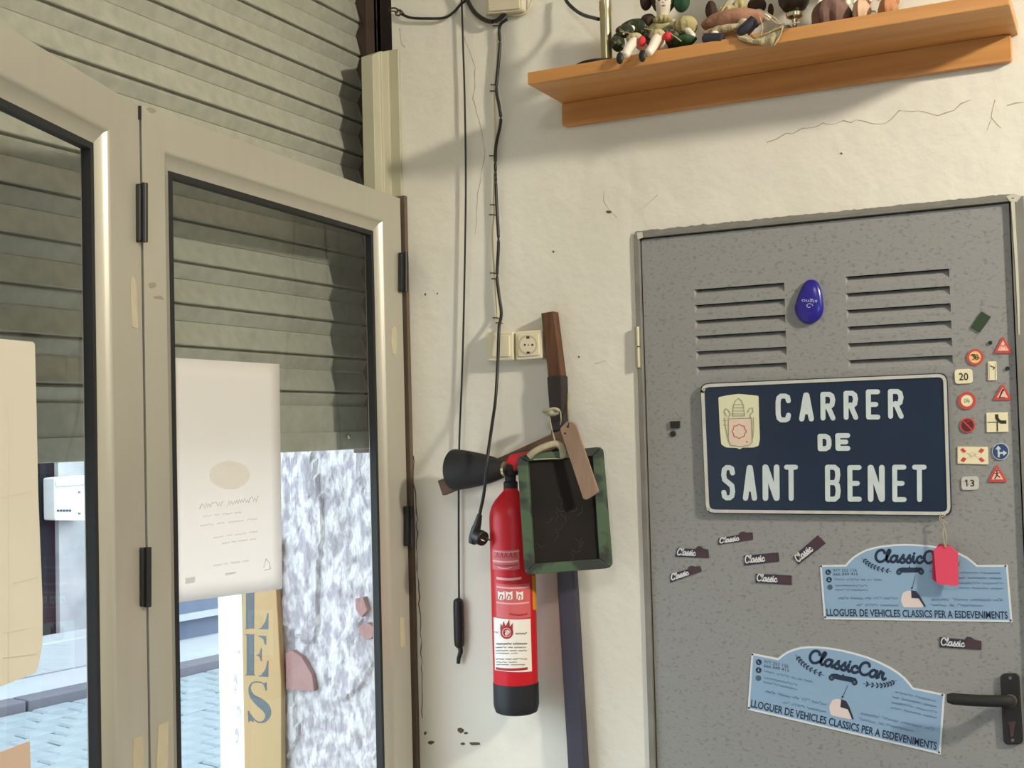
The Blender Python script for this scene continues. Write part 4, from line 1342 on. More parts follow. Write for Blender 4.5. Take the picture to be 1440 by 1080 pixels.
# ================================================================== SHELF
SX0, SX1 = -1.133, -0.165
SZ0, SZ1 = 2.356, 2.383
SD = -0.200
shf = empty('wall_shelf', ((SX0 + SX1) / 2, 0, SZ0), 'varnished pine wall shelf with a back board, above the metal door', 'shelf')
obj('board', MB().box((SX0, SD, SZ0), (SX1 + 0.012, 0, SZ1)), 'shelfwood', shf, bev=0.002)
bb = MB().prism([Vector((x, -0.019, z)) for x, z in roundpoly([(SX0, SZ0), (SX1, SZ0), (SX1, 2.302), (SX0, 2.302)], 0.008)], (0, 0.019, 0))
obj('back_board', bb, 'shelfwood', shf, bev=0.0015)


def SH(px, y, z=SZ1):
    """point on the shelf whose photo column is px"""
    x = W(px, 40, y).x
    return Vector((x, y, z))


# lamp post with round foot
lp = empty('table_lamp', SH(848, -0.14), 'metal lamp post on a flat round foot at the left end of the shelf', 'lamp')
pb_ = SH(852, -0.13)
obj('foot', MB().lathe([(0.052, 0), (0.056, 0.002), (0.056, 0.006), (0.03, 0.010), (0.016, 0.013)], SH(843, -0.142), n=36), 'blackmatt', lp, smooth=True)
obj('post', MB().lathe([(0.0150, 0.010), (0.0150, 0.018), (0.0125, 0.02), (0.0125, 0.128), (0.0135, 0.130), (0.0135, 0.150), (0.007, 0.153), (0.006, 0.24)], pb_, n=28), 'metalpost', lp, smooth=True)
cab = smooth_line([W(792, -8, -0.02), W(800, 6, -0.03), W(818, 20, -0.05), W(842, 27, -0.11)], 6)
obj('cable', MB().tube(cab, 0.0042, 8), 'black', lp, smooth=True)


# dolls ------------------------------------------------------------------
def skin(name, nodes, edges, m, parent, root=0, sub=2):
    c = nodes[0][0]
    me = bpy.data.meshes.new(name)
    me.from_pydata([Vector(n[0]) - c for n in nodes], edges, [])
    o = bpy.data.objects.new(name, me)
    COL.objects.link(o)
    o.parent = parent
    o.location = c - wloc(parent)
    me.materials.append(M[m])
    sk = o.modifiers.new('skin', 'SKIN')
    sk.use_smooth_shade = True
    sv = me.skin_vertices[0].data
    for i, n in enumerate(nodes):
        r = n[1]
        sv[i].radius = (r, r)
        sv[i].use_root = (i == root)
    sd = o.modifiers.new('subdiv', 'SUBSURF')
    sd.levels = sd.render_levels = sub
    return o


def cloth(name, c, r, m, parent, folds=9, amp=0.12, seed=0, kind=None):
    mb = MB()
    mb.ball(c, r, 40, 14, lambda ph, v: 1 + amp * v * math.sin(folds * ph + seed) + 0.10 * noise.noise(Vector((math.cos(ph) * 1.6 + seed, math.sin(ph) * 1.6, v * 3))))
    return obj(name, mb, m, parent, smooth=True)


def face(head_c, hr, parent, look):
    """eyes, nose and mouth on a doll head that looks along `look`"""
    l = Vector(look).normalized()
    s_ = Vector((0, 0, 1)).cross(l).normalized()
    u = l.cross(s_)
    for k in (-1, 1):
        obj('eye', MB().ball(head_c + l * hr * 0.93 + s_ * k * hr * 0.36 + u * hr * 0.10, hr * 0.13, 8, 6), 'eye', parent, smooth=True)
        q = [head_c + l * hr * 0.97 + s_ * k * hr * (0.20 + 0.36 * t) + u * hr * (0.30 + 0.10 * math.sin(3.1 * t)) for t in (0, .33, .66, 1)]
        obj('eyebrow', MB().tube(q, hr * 0.035, 6), 'hair', parent)
    obj('nose', MB().ball(head_c + l * hr * 1.02 - u * hr * 0.12, (hr * 0.13,) * 3, 8, 6), 'porcelain', parent, smooth=True)
    obj('mouth', MB().ball(head_c + l * hr * 0.93 - u * hr * 0.45, (hr * 0.2, hr * 0.1, hr * 0.07), 10, 6), 'lips', parent, smooth=True)


# porcelain doll, seated at the shelf edge
DY = -0.11
dl = empty('porcelain_doll', SH(925, DY), 'porcelain doll with white face and boots, green and cream dress, feet over the shelf edge', 'doll')
pelv = W(926, 56, DY); pelv.z = SZ1 + 0.024
chest = W(929, 38, DY + 0.01)
neck = W(932, 25, DY + 0.0)
head = W(933, 5, DY - 0.014)
hipl, hipr = pelv + Vector((-0.014, -0.01, 0)), pelv + Vector((0.014, -0.01, 0))
k1, k2 = W(893, 56, -0.165), W(925, 51, -0.165)
a1, a2 = W(884, 69, -0.208), W(918, 66, -0.208)
t1, t2 = W(879, 79, -0.226), W(911, 76, -0.226)
sh1, sh2 = chest + Vector((-0.024, 0, 0.006)), chest + Vector((0.024, 0, 0.006))
e1_, e2_ = W(898, 36, -0.12), W(962, 38, -0.13)
h1_, h2_ = W(873, 47, -0.15), W(976, 52, -0.15)
bodyn = [(pelv, 0.020), (chest, 0.020), (neck, 0.009), (head, 0.0235), (hipl, 0.014), (k1, 0.0125), (a1, 0.0105), (t1, 0.0095), (hipr, 0.014), (k2, 0.0125), (a2, 0.0105), (t2, 0.0095),
         (sh1, 0.011), (e1_, 0.008), (h1_, 0.007), (sh2, 0.011), (e2_, 0.008), (h2_, 0.007), (head + Vector((0, 0, 0.024)), 0.019)]
skin('body', bodyn, [(0, 1), (1, 2), (2, 3), (3, 18), (0, 4), (4, 5), (5, 6), (6, 7), (0, 8), (8, 9), (9, 10), (10, 11), (1, 12), (12, 13), (13, 14), (1, 15), (15, 16), (16, 17)], 'porcelain', dl)
vd = (Vector(CAM) - head); vd.z *= 0.35
face(head + Vector((0, 0, .002)), 0.0245, dl, vd)
hb_ = MB()
vdn = Vector((vd.x, vd.y, 0)).normalized()
hb_.ball(head - vdn * 0.010 + Vector((0, 0, 0.010)), (0.0265, 0.025, 0.029), 16, 10)
obj('hair', hb_, 'hair', dl, smooth=True)
for k, (px, py, mm, rr) in enumerate(((908, -3, 'hair', (0.014, 0.012, 0.028)), (958, -2, 'greencloth', (0.019, 0.014, 0.030)))):
    cloth('bonnet_side', W(px, py, DY - 0.004), rr, mm, dl, 5, 0.1, k)
cloth('collar', W(932, 28, DY - 0.006), (0.021, 0.018, 0.010), 'creamcloth', dl, 13, 0.14, 9)
cloth('bodice', chest + Vector((0, 0, -0.004)), (0.032, 0.024, 0.024), 'creamcloth', dl, 9, 0.08, 3)
cloth('sleeve', W(964, 36, -0.125), (0.026, 0.022, 0.021), 'creamcloth', dl, 11, 0.10, 1)
cloth('sleeve', W(893, 39, -0.115), (0.036, 0.020, 0.019), 'darkgreencloth', dl, 7, 0.10, 2)
cloth('sleeve', W(879, 44, -0.135), (0.020, 0.020, 0.014), 'darkgreencloth', dl, 7, 0.10, 8)
cloth('sleeve', W(912, 30, -0.112), (0.018, 0.018, 0.016), 'hair', dl, 7, 0.10, 5)
cloth('skirt', W(931, 57, -0.12) , (0.052, 0.040, 0.022), 'darkgreencloth', dl, 13, 0.12, 4)
cloth('petticoat', W(962, 57, -0.145), (0.026, 0.020, 0.011), 'greencloth', dl, 9, 0.12, 6)
cloth('skirt_fold', W(869, 60, -0.135), (0.014, 0.018, 0.020), 'darkgreencloth', dl, 7, 0.1, 7)
for px, py, yy, rr in ((903, 58, -0.182, (0.008, 0.008, 0.011)), (939, 51, -0.170, (0.011, 0.008, 0.009)), (906, 73, -0.195, (0.005, 0.005, 0.004))):
    cloth('ribbon', W(px, py, yy), rr, 'redcloth', dl, 5, 0.15, px)
for kn in (k1, k2):
    cloth('lace_cuff', kn + Vector((0, -0.004, 0.002)), (0.017, 0.013, 0.012), 'lace', dl, 9, 0.12, kn.x * 40)
for a_, t_ in ((a1, t1), (a2, t2)):
    dd = (t_ - a_).normalized()
    mid = t_ + dd * 0.004 + Vector((-0.003, -0.003, -0.003))
    obj('shoe_sole', MB().ball(mid + Vector((-0.004, -0.006, 0)), (0.008, 0.005, 0.013), 12, 8), 'blackshoe', dl, smooth=True)
for a, b in (((872, 44), (900, 52)), ((906, 40), (926, 46)), ((940, 46), (958, 58))):
    obj('trim_cord', MB().tube([W(*a, -0.172), W((a[0] + b[0]) / 2, (a[1] + b[1]) / 2 - 1, -0.176), W(*b, -0.172)], 0.0013, 6), 'lace', dl)

# doll in pink lace with navy shoes
d2_ = empty('lace_doll', SH(1030, -0.12), 'seated doll in dusty pink and lace, navy shoes forward, lace over the shelf edge', 'doll')
p2 = SH(1035, -0.075, SZ1 + 0.028)
c2 = p2 + Vector((0.006, 0.015, 0.060))
h2c = c2 + Vector((0.0, 0.0, 0.062))
kA, kB = W(1010, 42, -0.135), W(1045, 32, -0.135)
fA, fB = W(1004, 52, -0.175), W(1052, 38, -0.185)
n2_ = [(p2, 0.020), (c2, 0.020), (c2 + Vector((0, 0, 0.03)), 0.009), (h2c, 0.023), (h2c + Vector((0, 0, 0.024)), 0.018), (kA, 0.012), (fA, 0.010), (kB, 0.012), (fB, 0.010),
       (c2 + Vector((-0.026, 0, 0.01)), 0.011), (W(1003, 26, -0.11), 0.008), (c2 + Vector((0.026, 0, 0.01)), 0.011), (W(1082, 26, -0.11), 0.008)]
skin('body', n2_, [(0, 1), (1, 2), (2, 3), (3, 4), (0, 5), (5, 6), (0, 7), (7, 8), (1, 9), (9, 10), (1, 11), (11, 12)], 'porcelain', d2_)
face(h2c, 0.0235, d2_, (0.1, -1, 0))
obj('hair', MB().ball(h2c + Vector((0, 0.010, 0.008)), (0.031, 0.026, 0.033), 16, 10), 'hair', d2_, smooth=True)
for px, py, rr in ((1000, 15, (0.012, 0.012, 0.022)), (1064, 8, (0.020, 0.012, 0.020)), (1084, 14, (0.006, 0.008, 0.014))):
    cloth('hair_lock', W(px, py, -0.075), rr, 'hair', d2_, 5, 0.1, px)
cloth('dress', W(1031, 30, -0.105), (0.066, 0.042, 0.024), 'pinkcloth', d2_, 11, 0.10, 2)
cloth('bodice', c2 + Vector((0, -0.004, -0.018)), (0.034, 0.026, 0.030), 'pinkcloth', d2_, 7, 0.08, 2)
cloth('lace_hem', W(1022, 43, -0.150), (0.050, 0.022, 0.011), 'lace', d2_, 15, 0.16, 1)
for px, py, rr, yy in ((1022, 14, (0.020, 0.014, 0.010), -0.12), (1040, 8, (0.016, 0.012, 0.012), -0.115)):
    cloth('straw_bow', W(px, py, yy), rr, 'creamcloth', d2_, 7, 0.25, px)
obj('ribbon_end', MB().tube([W(1024, 2, -0.13), W(1017, 12, -0.135), W(1011, 23, -0.135)], 0.0022, 6), 'lace', d2_)


def shoe(p0, p1, r0, r1):
    return MB().tube([p0 + (p0 - p1) * 0.12, p0, p0 + (p1 - p0) * 0.5, p1, p1 + (p1 - p0) * 0.10], [r0 * 0.5, r0, (r0 + r1) * 0.52, r1, r1 * 0.45], 12)


obj('shoe', shoe(W(991, 54, -0.192), W(1016, 54, -0.192), 0.0105, 0.0115), 'navyshoe', d2_, smooth=True)
obj('shoe', shoe(W(1040, 46, -0.205), W(1061, 30, -0.195), 0.0095, 0.0135), 'navyshoe', d2_, smooth=True)
# lace hanging over the front edge
mb = MB()
vs, fs = [], []
nx = 26
lace_top = smooth_line([Vector((*p, 0)) for p in [(1036, 47), (1050, 50), (1064, 52), (1078, 46), (1090, 38), (1101, 36)]], 6)
lace_bot = smooth_line([Vector((*p, 0)) for p in [(1038, 55), (1052, 60), (1064, 62), (1076, 64), (1089, 64), (1099, 44)]], 6)
for i in range(len(lace_top)):
    w = 0.002 * math.sin(i * 0.8)
    t_, b_ = lace_top[i], lace_bot[i]
    vs += [W(t_.x, t_.y, -0.200 + w * 0.5), W((t_.x + b_.x) / 2, (t_.y + b_.y) / 2, -0.209 + w), W(b_.x, b_.y, -0.208 + w)]
for i in range(len(lace_top) - 1):
    for k in range(2):
        fs.append((i * 3 + k, i * 3 + k + 1, i * 3 + k + 4, i * 3 + k + 3))
lo = obj('lace_train', mb.add(vs, fs), 'lace', d2_, smooth=True)
_s = lo.modifiers.new('thick', 'SOLIDIFY'); _s.thickness = 0.0014
for a in ([(1068, 24), (1072, 36), (1070, 50)], [(1075, 20), (1084, 27), (1094, 34)], [(1078, 18), (1090, 26), (1096, 33)], [(1076, 48), (1088, 42), (1100, 38)], [(1101, 36), (1097, 50), (1089, 63)], [(1094, 34), (1110, 34), (1124, 31)]):
    obj('lace_strand', MB().tube(smooth_line([W(x, y, -0.212) for x, y in a], 4), 0.0016, 6), 'lace', d2_, smooth=True)

# goblet with dark bowl
gp = SH(1118, -0.10)
gb = empty('goblet', gp, 'goblet with dark bowl and silver stem standing on the shelf', 'goblet')
obj('stem', MB().lathe([(0.022, 0), (0.022, 0.003), (0.006, 0.008), (0.005, 0.026), (0.0085, 0.030), (0.005, 0.034), (0.006, 0.048), (0.0165, 0.053), (0.018, 0.060), (0.010, 0.066)], gp, n=28), 'silver', gb, smooth=True)
obj('bowl', MB().lathe([(0.008, 0.062), (0.022, 0.068), (0.031, 0.082), (0.034, 0.105), (0.033, 0.135), (0.031, 0.135), (0.031, 0.105), (0.02, 0.075), (0.004, 0.07)], gp, n=32), 'darkbowl', gb, smooth=True)
obj('round_ornament', MB().ball(SH(1101, -0.105, SZ1 + 0.021), 0.021, 18, 12), 'greyball', smooth=True, label='small grey-green round ornament between the lace doll and the goblet', cat='ornament')


def seated(name, lab, px, mats, skirt_r, w, k=1.0):
    b = SH(px, -0.09)
    r = empty(name, b, lab, 'doll')
    V = lambda x, y, z: Vector((x * k, y, z))
    p, c = b + V(0, 0, 0.028), b + V(0, 0.012, 0.085)
    h = c + V(0, 0, 0.06)
    skin('body', [(p, 0.022 * k), (c, 0.02 * k), (c + V(0, 0, .032), 0.009 * k), (h, 0.023 * k), (h + V(0, 0, .022), 0.018 * k), (p + V(-.02, -.03, -.006), 0.012 * k), (p + V(-.02, -.05, -.012), 0.010 * k),
                   (p + V(.02, -.03, -.006), 0.012 * k), (p + V(.02, -.05, -.012), 0.010 * k), (c + V(-.026, 0, .01), 0.01 * k), (c + V(-.036, -.03, -.03), 0.008 * k), (c + V(.026, 0, .01), 0.01 * k), (c + V(.036, -.03, -.03), 0.008 * k)],
         [(0, 1), (1, 2), (2, 3), (3, 4), (0, 5), (5, 6), (0, 7), (7, 8), (1, 9), (9, 10), (1, 11), (11, 12)], 'porcelain', r)
    face(h, 0.0235 * k, r, (0.2, -1, 0))
    obj('hair', MB().ball(h + V(0, 0.010, 0.008), (0.031 * k, 0.026 * k, 0.033 * k), 16, 10), 'hair', r, smooth=True)
    cloth('skirt', b + Vector((0, -0.02, skirt_r[2] * 0.8)), skirt_r, mats[0], r, 9, 0.14, px)
    cloth('bodice', c + V(0, 0, -0.012), (0.033 * k, 0.027 * k, 0.036), mats[0], r, 7, 0.06, px)
    return r


r3 = seated('mauve_doll', 'doll in a wide mauve brown dress right of the goblet', 1174, ('mauve',), (0.040, 0.060, 0.040), 0, 0.85)
obj('sash', MB().tube([SH(1162, -0.150, SZ1 + 0.012), SH(1163, -0.140, SZ1 + 0.04), SH(1166, -0.115, SZ1 + 0.07)], 0.004, 8), 'beige', r3, smooth=True)
r4 = seated('beige_doll', 'small doll in a pale beige dress, second from the right on the shelf', 1216, ('beige',), (0.018, 0.045, 0.034), 0, 0.45)
obj('white_legging', MB().tube([SH(1229, -0.17, SZ1 + 0.007), SH(1230, -0.14, SZ1 + 0.012), SH(1229, -0.11, SZ1 + 0.03)], 0.006, 8), 'lace', r4, smooth=True)
r5 = seated('tan_doll', 'small doll in tan brown clothes, last to the right on the shelf', 1253, ('tan',), (0.020, 0.045, 0.030), 0, 0.55)
obj('white_legging', MB().tube([SH(1262, -0.17, SZ1 + 0.007), SH(1263, -0.14, SZ1 + 0.012), SH(1262, -0.11, SZ1 + 0.03)], 0.006, 8), 'lace', r5, smooth=True)

# ================================================================== CABLES ON THE WALL
jb = empty('junction_box', W(706, 16), 'cream junction box high on the wall above the cables', 'junction box')
obj('box', MB().prism([W(x, y, -0.03) for x, y in roundpoly([(680, -30), (732, -34), (735, 15), (684, 20)], 4)], (0, 0.03, 0)), 'jbox', jb, bev=0.004)
obj('lid', MB().prism([W(x, y, -0.034) for x, y in roundpoly([(684, -26), (729, -30), (731, 12), (687, 16)], 3)], (0, 0.005, 0)), 'jbox', jb, bev=0.002)
obj('cable_tail', MB().tube(smooth_line([W(684, 21, -0.012), W(705, 20, -0.012), (W(735, 20, -0.012)), W(746, 8, -0.012), W(750, -10, -0.012)], 5), 0.003, 8), 'whitecable', jb, smooth=True)

lp_ = MB().tube(smooth_line([W(x, y, -0.02) for x, y in [(645, -25), (656, -2), (668, 18), (684, 29), (698, 29), (710, 18), (718, 0), (722, -20)]], 6), 0.0055, 8)
obj('cable_loop', lp_, 'black', smooth=True, label='thick black cable looping down under the cream junction box', cat='cable')
wc = empty('wire', W(600, 22, -0.01), 'black wire slung from a twisted loop by the shutter to the cord top', 'wire')
obj('strand', MB().tube(smooth_line([W(x, y, -0.012) for x, y in [(565, 20), (578, 25), (602, 26), (625, 25), (638, 17), (648, 6), (656, 0), (664, -8)]], 6), 0.0034, 8), 'black', wc, smooth=True)
obj('twist', MB().tube(smooth_line([W(x, y, -0.012) for x, y in [(548, 12), (556, 11.5), (563, 17), (561, 22), (556, 19), (562, 14), (568, 20)]], 5), 0.0022, 8).tube([W(548, 15, -0.02), W(560, 17, -0.013)], 0.0018, 6), 'brown_metal', wc, smooth=True)

cd = empty('pendant_switch_cord', W(645, 912, -0.015), 'thin black hanging cord with an inline pendant switch at its end', 'cord')
cl = smooth_line([W(x, y, -0.012) for x, y in [(648, -20), (649.5, 10), (651, 60), (653.5, 140), (655, 260), (653, 400), (650, 520), (646, 620), (645, 720), (645.5, 846)]], 6)
obj('cord', MB().tube(cl, 0.0024, 8), 'black', cd, smooth=True)
obj('switch_body', MB().lathe([(0.006, 0), (0.0115, 0.006), (0.0125, 0.02), (0.0125, 0.1), (0.0115, 0.113), (0.005, 0.118)], W(646, 911, -0.015), n=20), 'black', cd, smooth=True)
obj('cord_tail', MB().tube([W(647, 908, -0.015), W(648, 916, -0.015), W(645, 926, -0.013), W(644.5, 933, -0.013)], [0.006, 0.0058, 0.005, 0.0045], 10), 'black', cd, smooth=True)

pc_ = empty('power_cable', W(675, 766, -0.10), 'black power cable down the wall ending in an angled plug', 'cable')
wp = [(713, 27, .015), (705, 33, .015), (702, 42, .013), (703, 60, .013), (701, 90, .013), (698, 125, .013), (702, 150, .016), (704, 172, .016), (697, 208, .013), (697, 245, .013), (698.5, 290, .013), (701, 340, .015), (699, 385, .013), (701, 410, .016),
      (705, 440, .02), (702, 458, .038), (701, 480, .045), (700, 510, .05), (697, 560, .07), (693, 590, .10), (686, 640, .15), (681, 690, .155), (674, 726, .13)]
obj('cable', MB().tube(smooth_line([W(x, y, -o) for x, y, o in wp], 6), 0.0038, 10), 'black', pc_, smooth=True)
pl0, pl1, pl2 = W(674.5, 724, -0.13), W(669, 745, -0.125), W(664, 764, -0.125)
obj('plug_neck', MB().tube([pl0, W(672, 735, -0.128), pl1, W(666.5, 756, -0.125), pl2], [0.006, 0.0085, 0.011, 0.012, 0.009], 14), 'black', pc_, smooth=True)
ax = (W(684, 758, -0.14) - W(668, 751, -0.125)).normalized()
obj('plug_head', MB().lathe([(0.010, 0), (0.0165, 0.004), (0.0175, 0.012), (0.017, 0.026), (0.015, 0.028)], W(669, 753, -0.125), ax, 20), 'black', pc_, smooth=True)
s_ax = ax.cross(Vector((0, 0, 1))).normalized()
for k in (-1, 1):
    q = W(669, 753, -0.125) + ax * 0.027 + s_ax * 0.009 * k
    obj('plug_pin', MB().tube([q, q + ax * 0.016], 0.0022, 8), 'silver', pc_, smooth=True)
wcl = smooth_line([W(x, y, -0.006) for x, y in [(700, 45), (698, 90), (695, 125), (696, 200), (694, 280), (694.5, 300), (692, 330), (695, 384), (699, 440), (701, 464)]], 6)
obj('white_cable', MB().tube(wcl, 0.0026, 8), 'whitecable', smooth=True, label='thin white cable clipped to the wall behind the black power cable', cat='cable')
CL = 'cable clips along the wall cables'
for i, (x, y) in enumerate(((698, 36), (695, 119), (694, 128), (693, 219), (694, 288), (693, 302), (694, 384), (696, 392), (698, 447), (702, 454))):
    m_ = MB().tube([W(x - 3.5, y, -0.001), W(x - 3.5, y, -0.009)], 0.0018, 6).tube([W(x - 5, y, -0.009), W(x + 1, y, -0.0095), W(x + 5, y + 1, -0.008)], 0.0014, 6)
    names = ('topmost', 'second', 'third', 'fourth', 'fifth', 'sixth', 'seventh', 'eighth', 'ninth', 'tenth')
    obj('cable_clip', m_, 'black', label='small dark cable clip, %s down the wall beside the black power cable' % names[i], cat='clip', group=CL)

# ================================================================== WOODEN CROSS TOOL
wt = empty('crossed_wood_tool', W(800, 1080, -0.03), 'tall wooden tool with dark wrapped neck, blue-black pole and slanted cross slat', 'tool')
YW = -0.034


def bar(pts4, yf, th, m, nm, bev=0.002):
    return obj(nm, MB().prism([W(x, y, yf) for x, y in pts4], (0, th, 0)), m, wt, bev=bev)


bar([(760.5, 440.5), (778, 437.5), (789.5, 529), (771, 532)], YW, 0.030, 'oldwood', 'top_stick')
bar([(768.5, 529.5), (790, 527.5), (792.5, 605), (774, 608)], YW - 0.004, 0.036, 'wrap', 'wrapped_neck', 0.004)
pz = W(809, 1080, YW).z
bar([(774, 600), (792, 600), (807, 830), (824, 1120), (858, 1640), (832, 1640), (801, 1120), (784, 830)], YW, 0.030, 'pole_blue', 'pole')
bar([(615, 676), (705, 642), (796, 601), (806, 620), (712, 660), (622, 697)], -0.060, 0.020, 'slatwood', 'cross_slat')

# string and cloth strap
stt = empty('knotted_string', W(775, 590, -0.06), 'grey knotted string tied round the wrapped wooden neck', 'string')
obj('knot', MB().ball(W(776, 580, -0.062), (0.016, 0.012, 0.009), 16, 10, lambda ph, v: 1 + 0.2 * math.sin(5 * ph + 6 * v)), 'string', stt, smooth=True)
obj('tail', MB().tube(smooth_line([W(764, 579, -0.066), W(770, 577, -0.07), W(780, 575, -0.07), W(787, 578, -0.068)], 4), [0.004] * 12 + [0.003], 8), 'string', stt, smooth=True)
obj('loop', MB().tube(smooth_line([W(773, 588, -0.064), W(775, 600, -0.085), W(779, 615, -0.10), W(781, 624, -0.118)], 5), 0.0018, 7).tube(smooth_line([W(788, 578, -0.062), W(789, 590, -0.066), W(788, 597, -0.085)], 4), 0.0015, 6), 'string', stt, smooth=True)
obj('cream_thread', MB().tube(smooth_line([W(799, 553, -0.008), W(799, 572, -0.02), W(801, 594, -0.13)], 4), 0.0028, 7), 'string', stt, smooth=True)

# ================================================================== FIRE EXTINGUISHER
EY = -0.082
cxm = W(726, 985, EY)
hw = abs(W(694.5, 985, EY).x - W(757.5, 985, EY).x) / 2
axis = cxm
Rr = hw * math.cos(math.radians(26.4))
zb0 = W(726, 1008, EY - Rr * 0.8).z
zcap = W(726, 966, EY - Rr).z
zsh0, zsh1 = W(716, 722, EY - Rr).z, W(716, 690, EY).z
base = Vector((axis.x, EY, zb0))
ex = empty('fire_extinguisher', base, 'red carbon dioxide fire extinguisher with black horn and navy foot', 'fire extinguisher')
H = lambda z: z - zb0
obj('cylinder', MB().lathe([(Rr * .97, H(zcap) - 0.01), (Rr, H(zcap)), (Rr, H(zsh0) - .01), (Rr * .97, H(zsh0)), (Rr * .9, H(zsh0) + .012), (Rr * .74, H(zsh0) + .026), (Rr * .5, H(zsh0) + .04), (Rr * .34, H(zsh1)), (Rr * .30, H(zsh1) + .012)], base, n=48), 'red', ex, smooth=True)
obj('foot_cap', MB().lathe([(Rr * .80, 0), (Rr * .93, 0.003), (Rr * 1.0, 0.014), (Rr * 1.02, 0.02), (Rr * 1.02, H(zcap) - .001), (Rr * 1.0, H(zcap))], base, n=48), 'navycap', ex, smooth=True)
vt = Vector((axis.x, EY, zsh1))
obj('valve', MB().lathe([(0.0165, 0.005), (0.0165, 0.02), (0.013, 0.022), (0.013, 0.034), (0.018, 0.036), (0.018, 0.058), (0.012, 0.062)], vt, n=20), 'blackmatt', ex, smooth=True)
obj('lever', MB().prism([W(x, y, EY - 0.012) for x, y in [(703, 664), (711, 648), (716, 640), (731, 637), (748, 634), (748, 642), (729, 648), (722, 664)]], (0, 0.024, 0)), 'red', ex, bev=0.004)
obj('carry_handle', MB().prism([W(x, y, EY - 0.010) for x, y in [(718, 654), (728, 652), (756, 650), (757, 657), (730, 660), (720, 664)]], (0, 0.020, 0)), 'darkred', ex, bev=0.003)
# horn
hs, he = W(704, 660, -0.095), W(641, 660.5, -0.082)
hd_ = (he - hs)
hl = hd_.length
rw = abs(W(641, 632, -0.08).z - W(641, 690, -0.08).z) / 2
obj('horn', MB().lathe([(0.016, -0.012), (0.022, 0.0), (rw * .60, hl * .16), (rw * .76, hl * .4), (rw * .92, hl * .75), (rw, hl), (rw * .985, hl + .004), (rw * .9, hl), (rw * .6, hl * .4), (0.008, hl * .1)], hs, hd_, 36), 'blackmatt', ex, smooth=True)
obj('horn_pipe', MB().tube([vt + Vector((0, -0.004, 0.045)), hs + Vector((0.012, 0, 0.0)), hs - hd_.normalized() * 0.0], [0.009, 0.011, 0.014], 12), 'blackmatt', ex, smooth=True)
obj('nozzle_ring', MB().lathe([(0.017, 0), (0.017, 0.006)], hs - hd_.normalized() * 0.016, hd_, 20), 'metalpost', ex, smooth=True)
obj('wall_bracket', MB().box((axis.x - 0.02, EY + Rr - 0.004, zsh0 - 0.08), (axis.x + 0.02, 0.0, zsh0 - 0.05)), 'blackmatt', ex)


def EXT(off):
    def f(px, py):
        v = ray(px, py)
        ox, oy = CAM[0] - axis.x, CAM[1] - EY
        R_ = Rr + off
        a, b, c = v[0] ** 2 + v[1] ** 2, ox * v[0] + oy * v[1], ox * ox + oy * oy - R_ * R_
        dsc = max(b * b - a * c, 0)
        t = (-b - math.sqrt(dsc)) / a
        return Vector(CAM + t * v)
    return f


def curved(x0, x1, y0, y1, m, nm, off, slant=0.0, n=12, y1b=None):
    """label bent round the cylinder"""
    fn, fb = EXT(off), EXT(off - 0.0004)
    mb = MB()
    vs, fs = [], []
    for i in range(n + 1):
        x = x0 + (x1 - x0) * i / n
        u = (x - (x0 + x1) / 2) / ((x1 - x0) / 2)
        dy = 4.0 * (1 - u * u) * 0.5 + slant * u
        vs += [fn(x, y0 + dy), fn(x + (y1 - y0) * 0.028, y1 + dy)]
    for i in range(n):
        fs.append((2 * i, 2 * i + 1, 2 * i + 3, 2 * i + 2))
    return obj(nm, mb.add(vs, fs), m, ex, smooth=True)


curved(692, 730, 772, 800, 'redprint', 'upper_label', 0.0006)
curved(697, 745, 820, 868, 'redprint', 'middle_label', 0.0006)
curved(694, 746, 869, 943, 'label_white', 'white_label', 0.0008, slant=1.0)
curved(748, 753.5, 808, 856, 'yellow', 'yellow_label', 0.0006, n=4)
xf = EXT(0.0012)
exr = (0, 0.0003, 0)


def band(x0, x1, y, h, m, nm, off=0.0013):
    return curved(x0, x1, y, y + h, m, nm, off, n=8)


for x0, x1, y, h, m in ((694, 730, 774, 1.2, 'pinkwhite'), (693, 729, 787, 2.5, 'pinkwhite'), (695, 728, 793, 1.6, 'redprint2'), (700, 720, 797, 1.2, 'pinkwhite'), (698, 733, 811, 3.5, 'pinkwhite'),
                        (698, 744, 824, 2.2, 'pinkwhite'), (698, 744, 846, 2.0, 'pinkwhite'), (716, 742, 862, 2.0, 'redprint2'), (697, 742, 938, 3.6, 'redprint2')):
    band(x0, x1, y, h, m, 'printed_band')
for i, x in enumerate((697, 703, 709, 716, 722)):
    f_ = Flat(xf, exr)
    f_.stroke([(x, 784), (x + 2.5, 777), (x + 4, 784)], 0.9)
    f_.obj('print_mark', 'redprint2', ex)
for x in (700, 711, 726):
    band(x, x + 9.5, 831, 11, 'label_white', 'pictogram')
    f_ = Flat(EXT(0.0018), exr)
    f_.stroke([(x + 2, 842), (x + 4, 836), (x + 7, 838), (x + 6, 843)], 1.1)
    f_.obj('pictogram_mark', 'redprint2', ex)
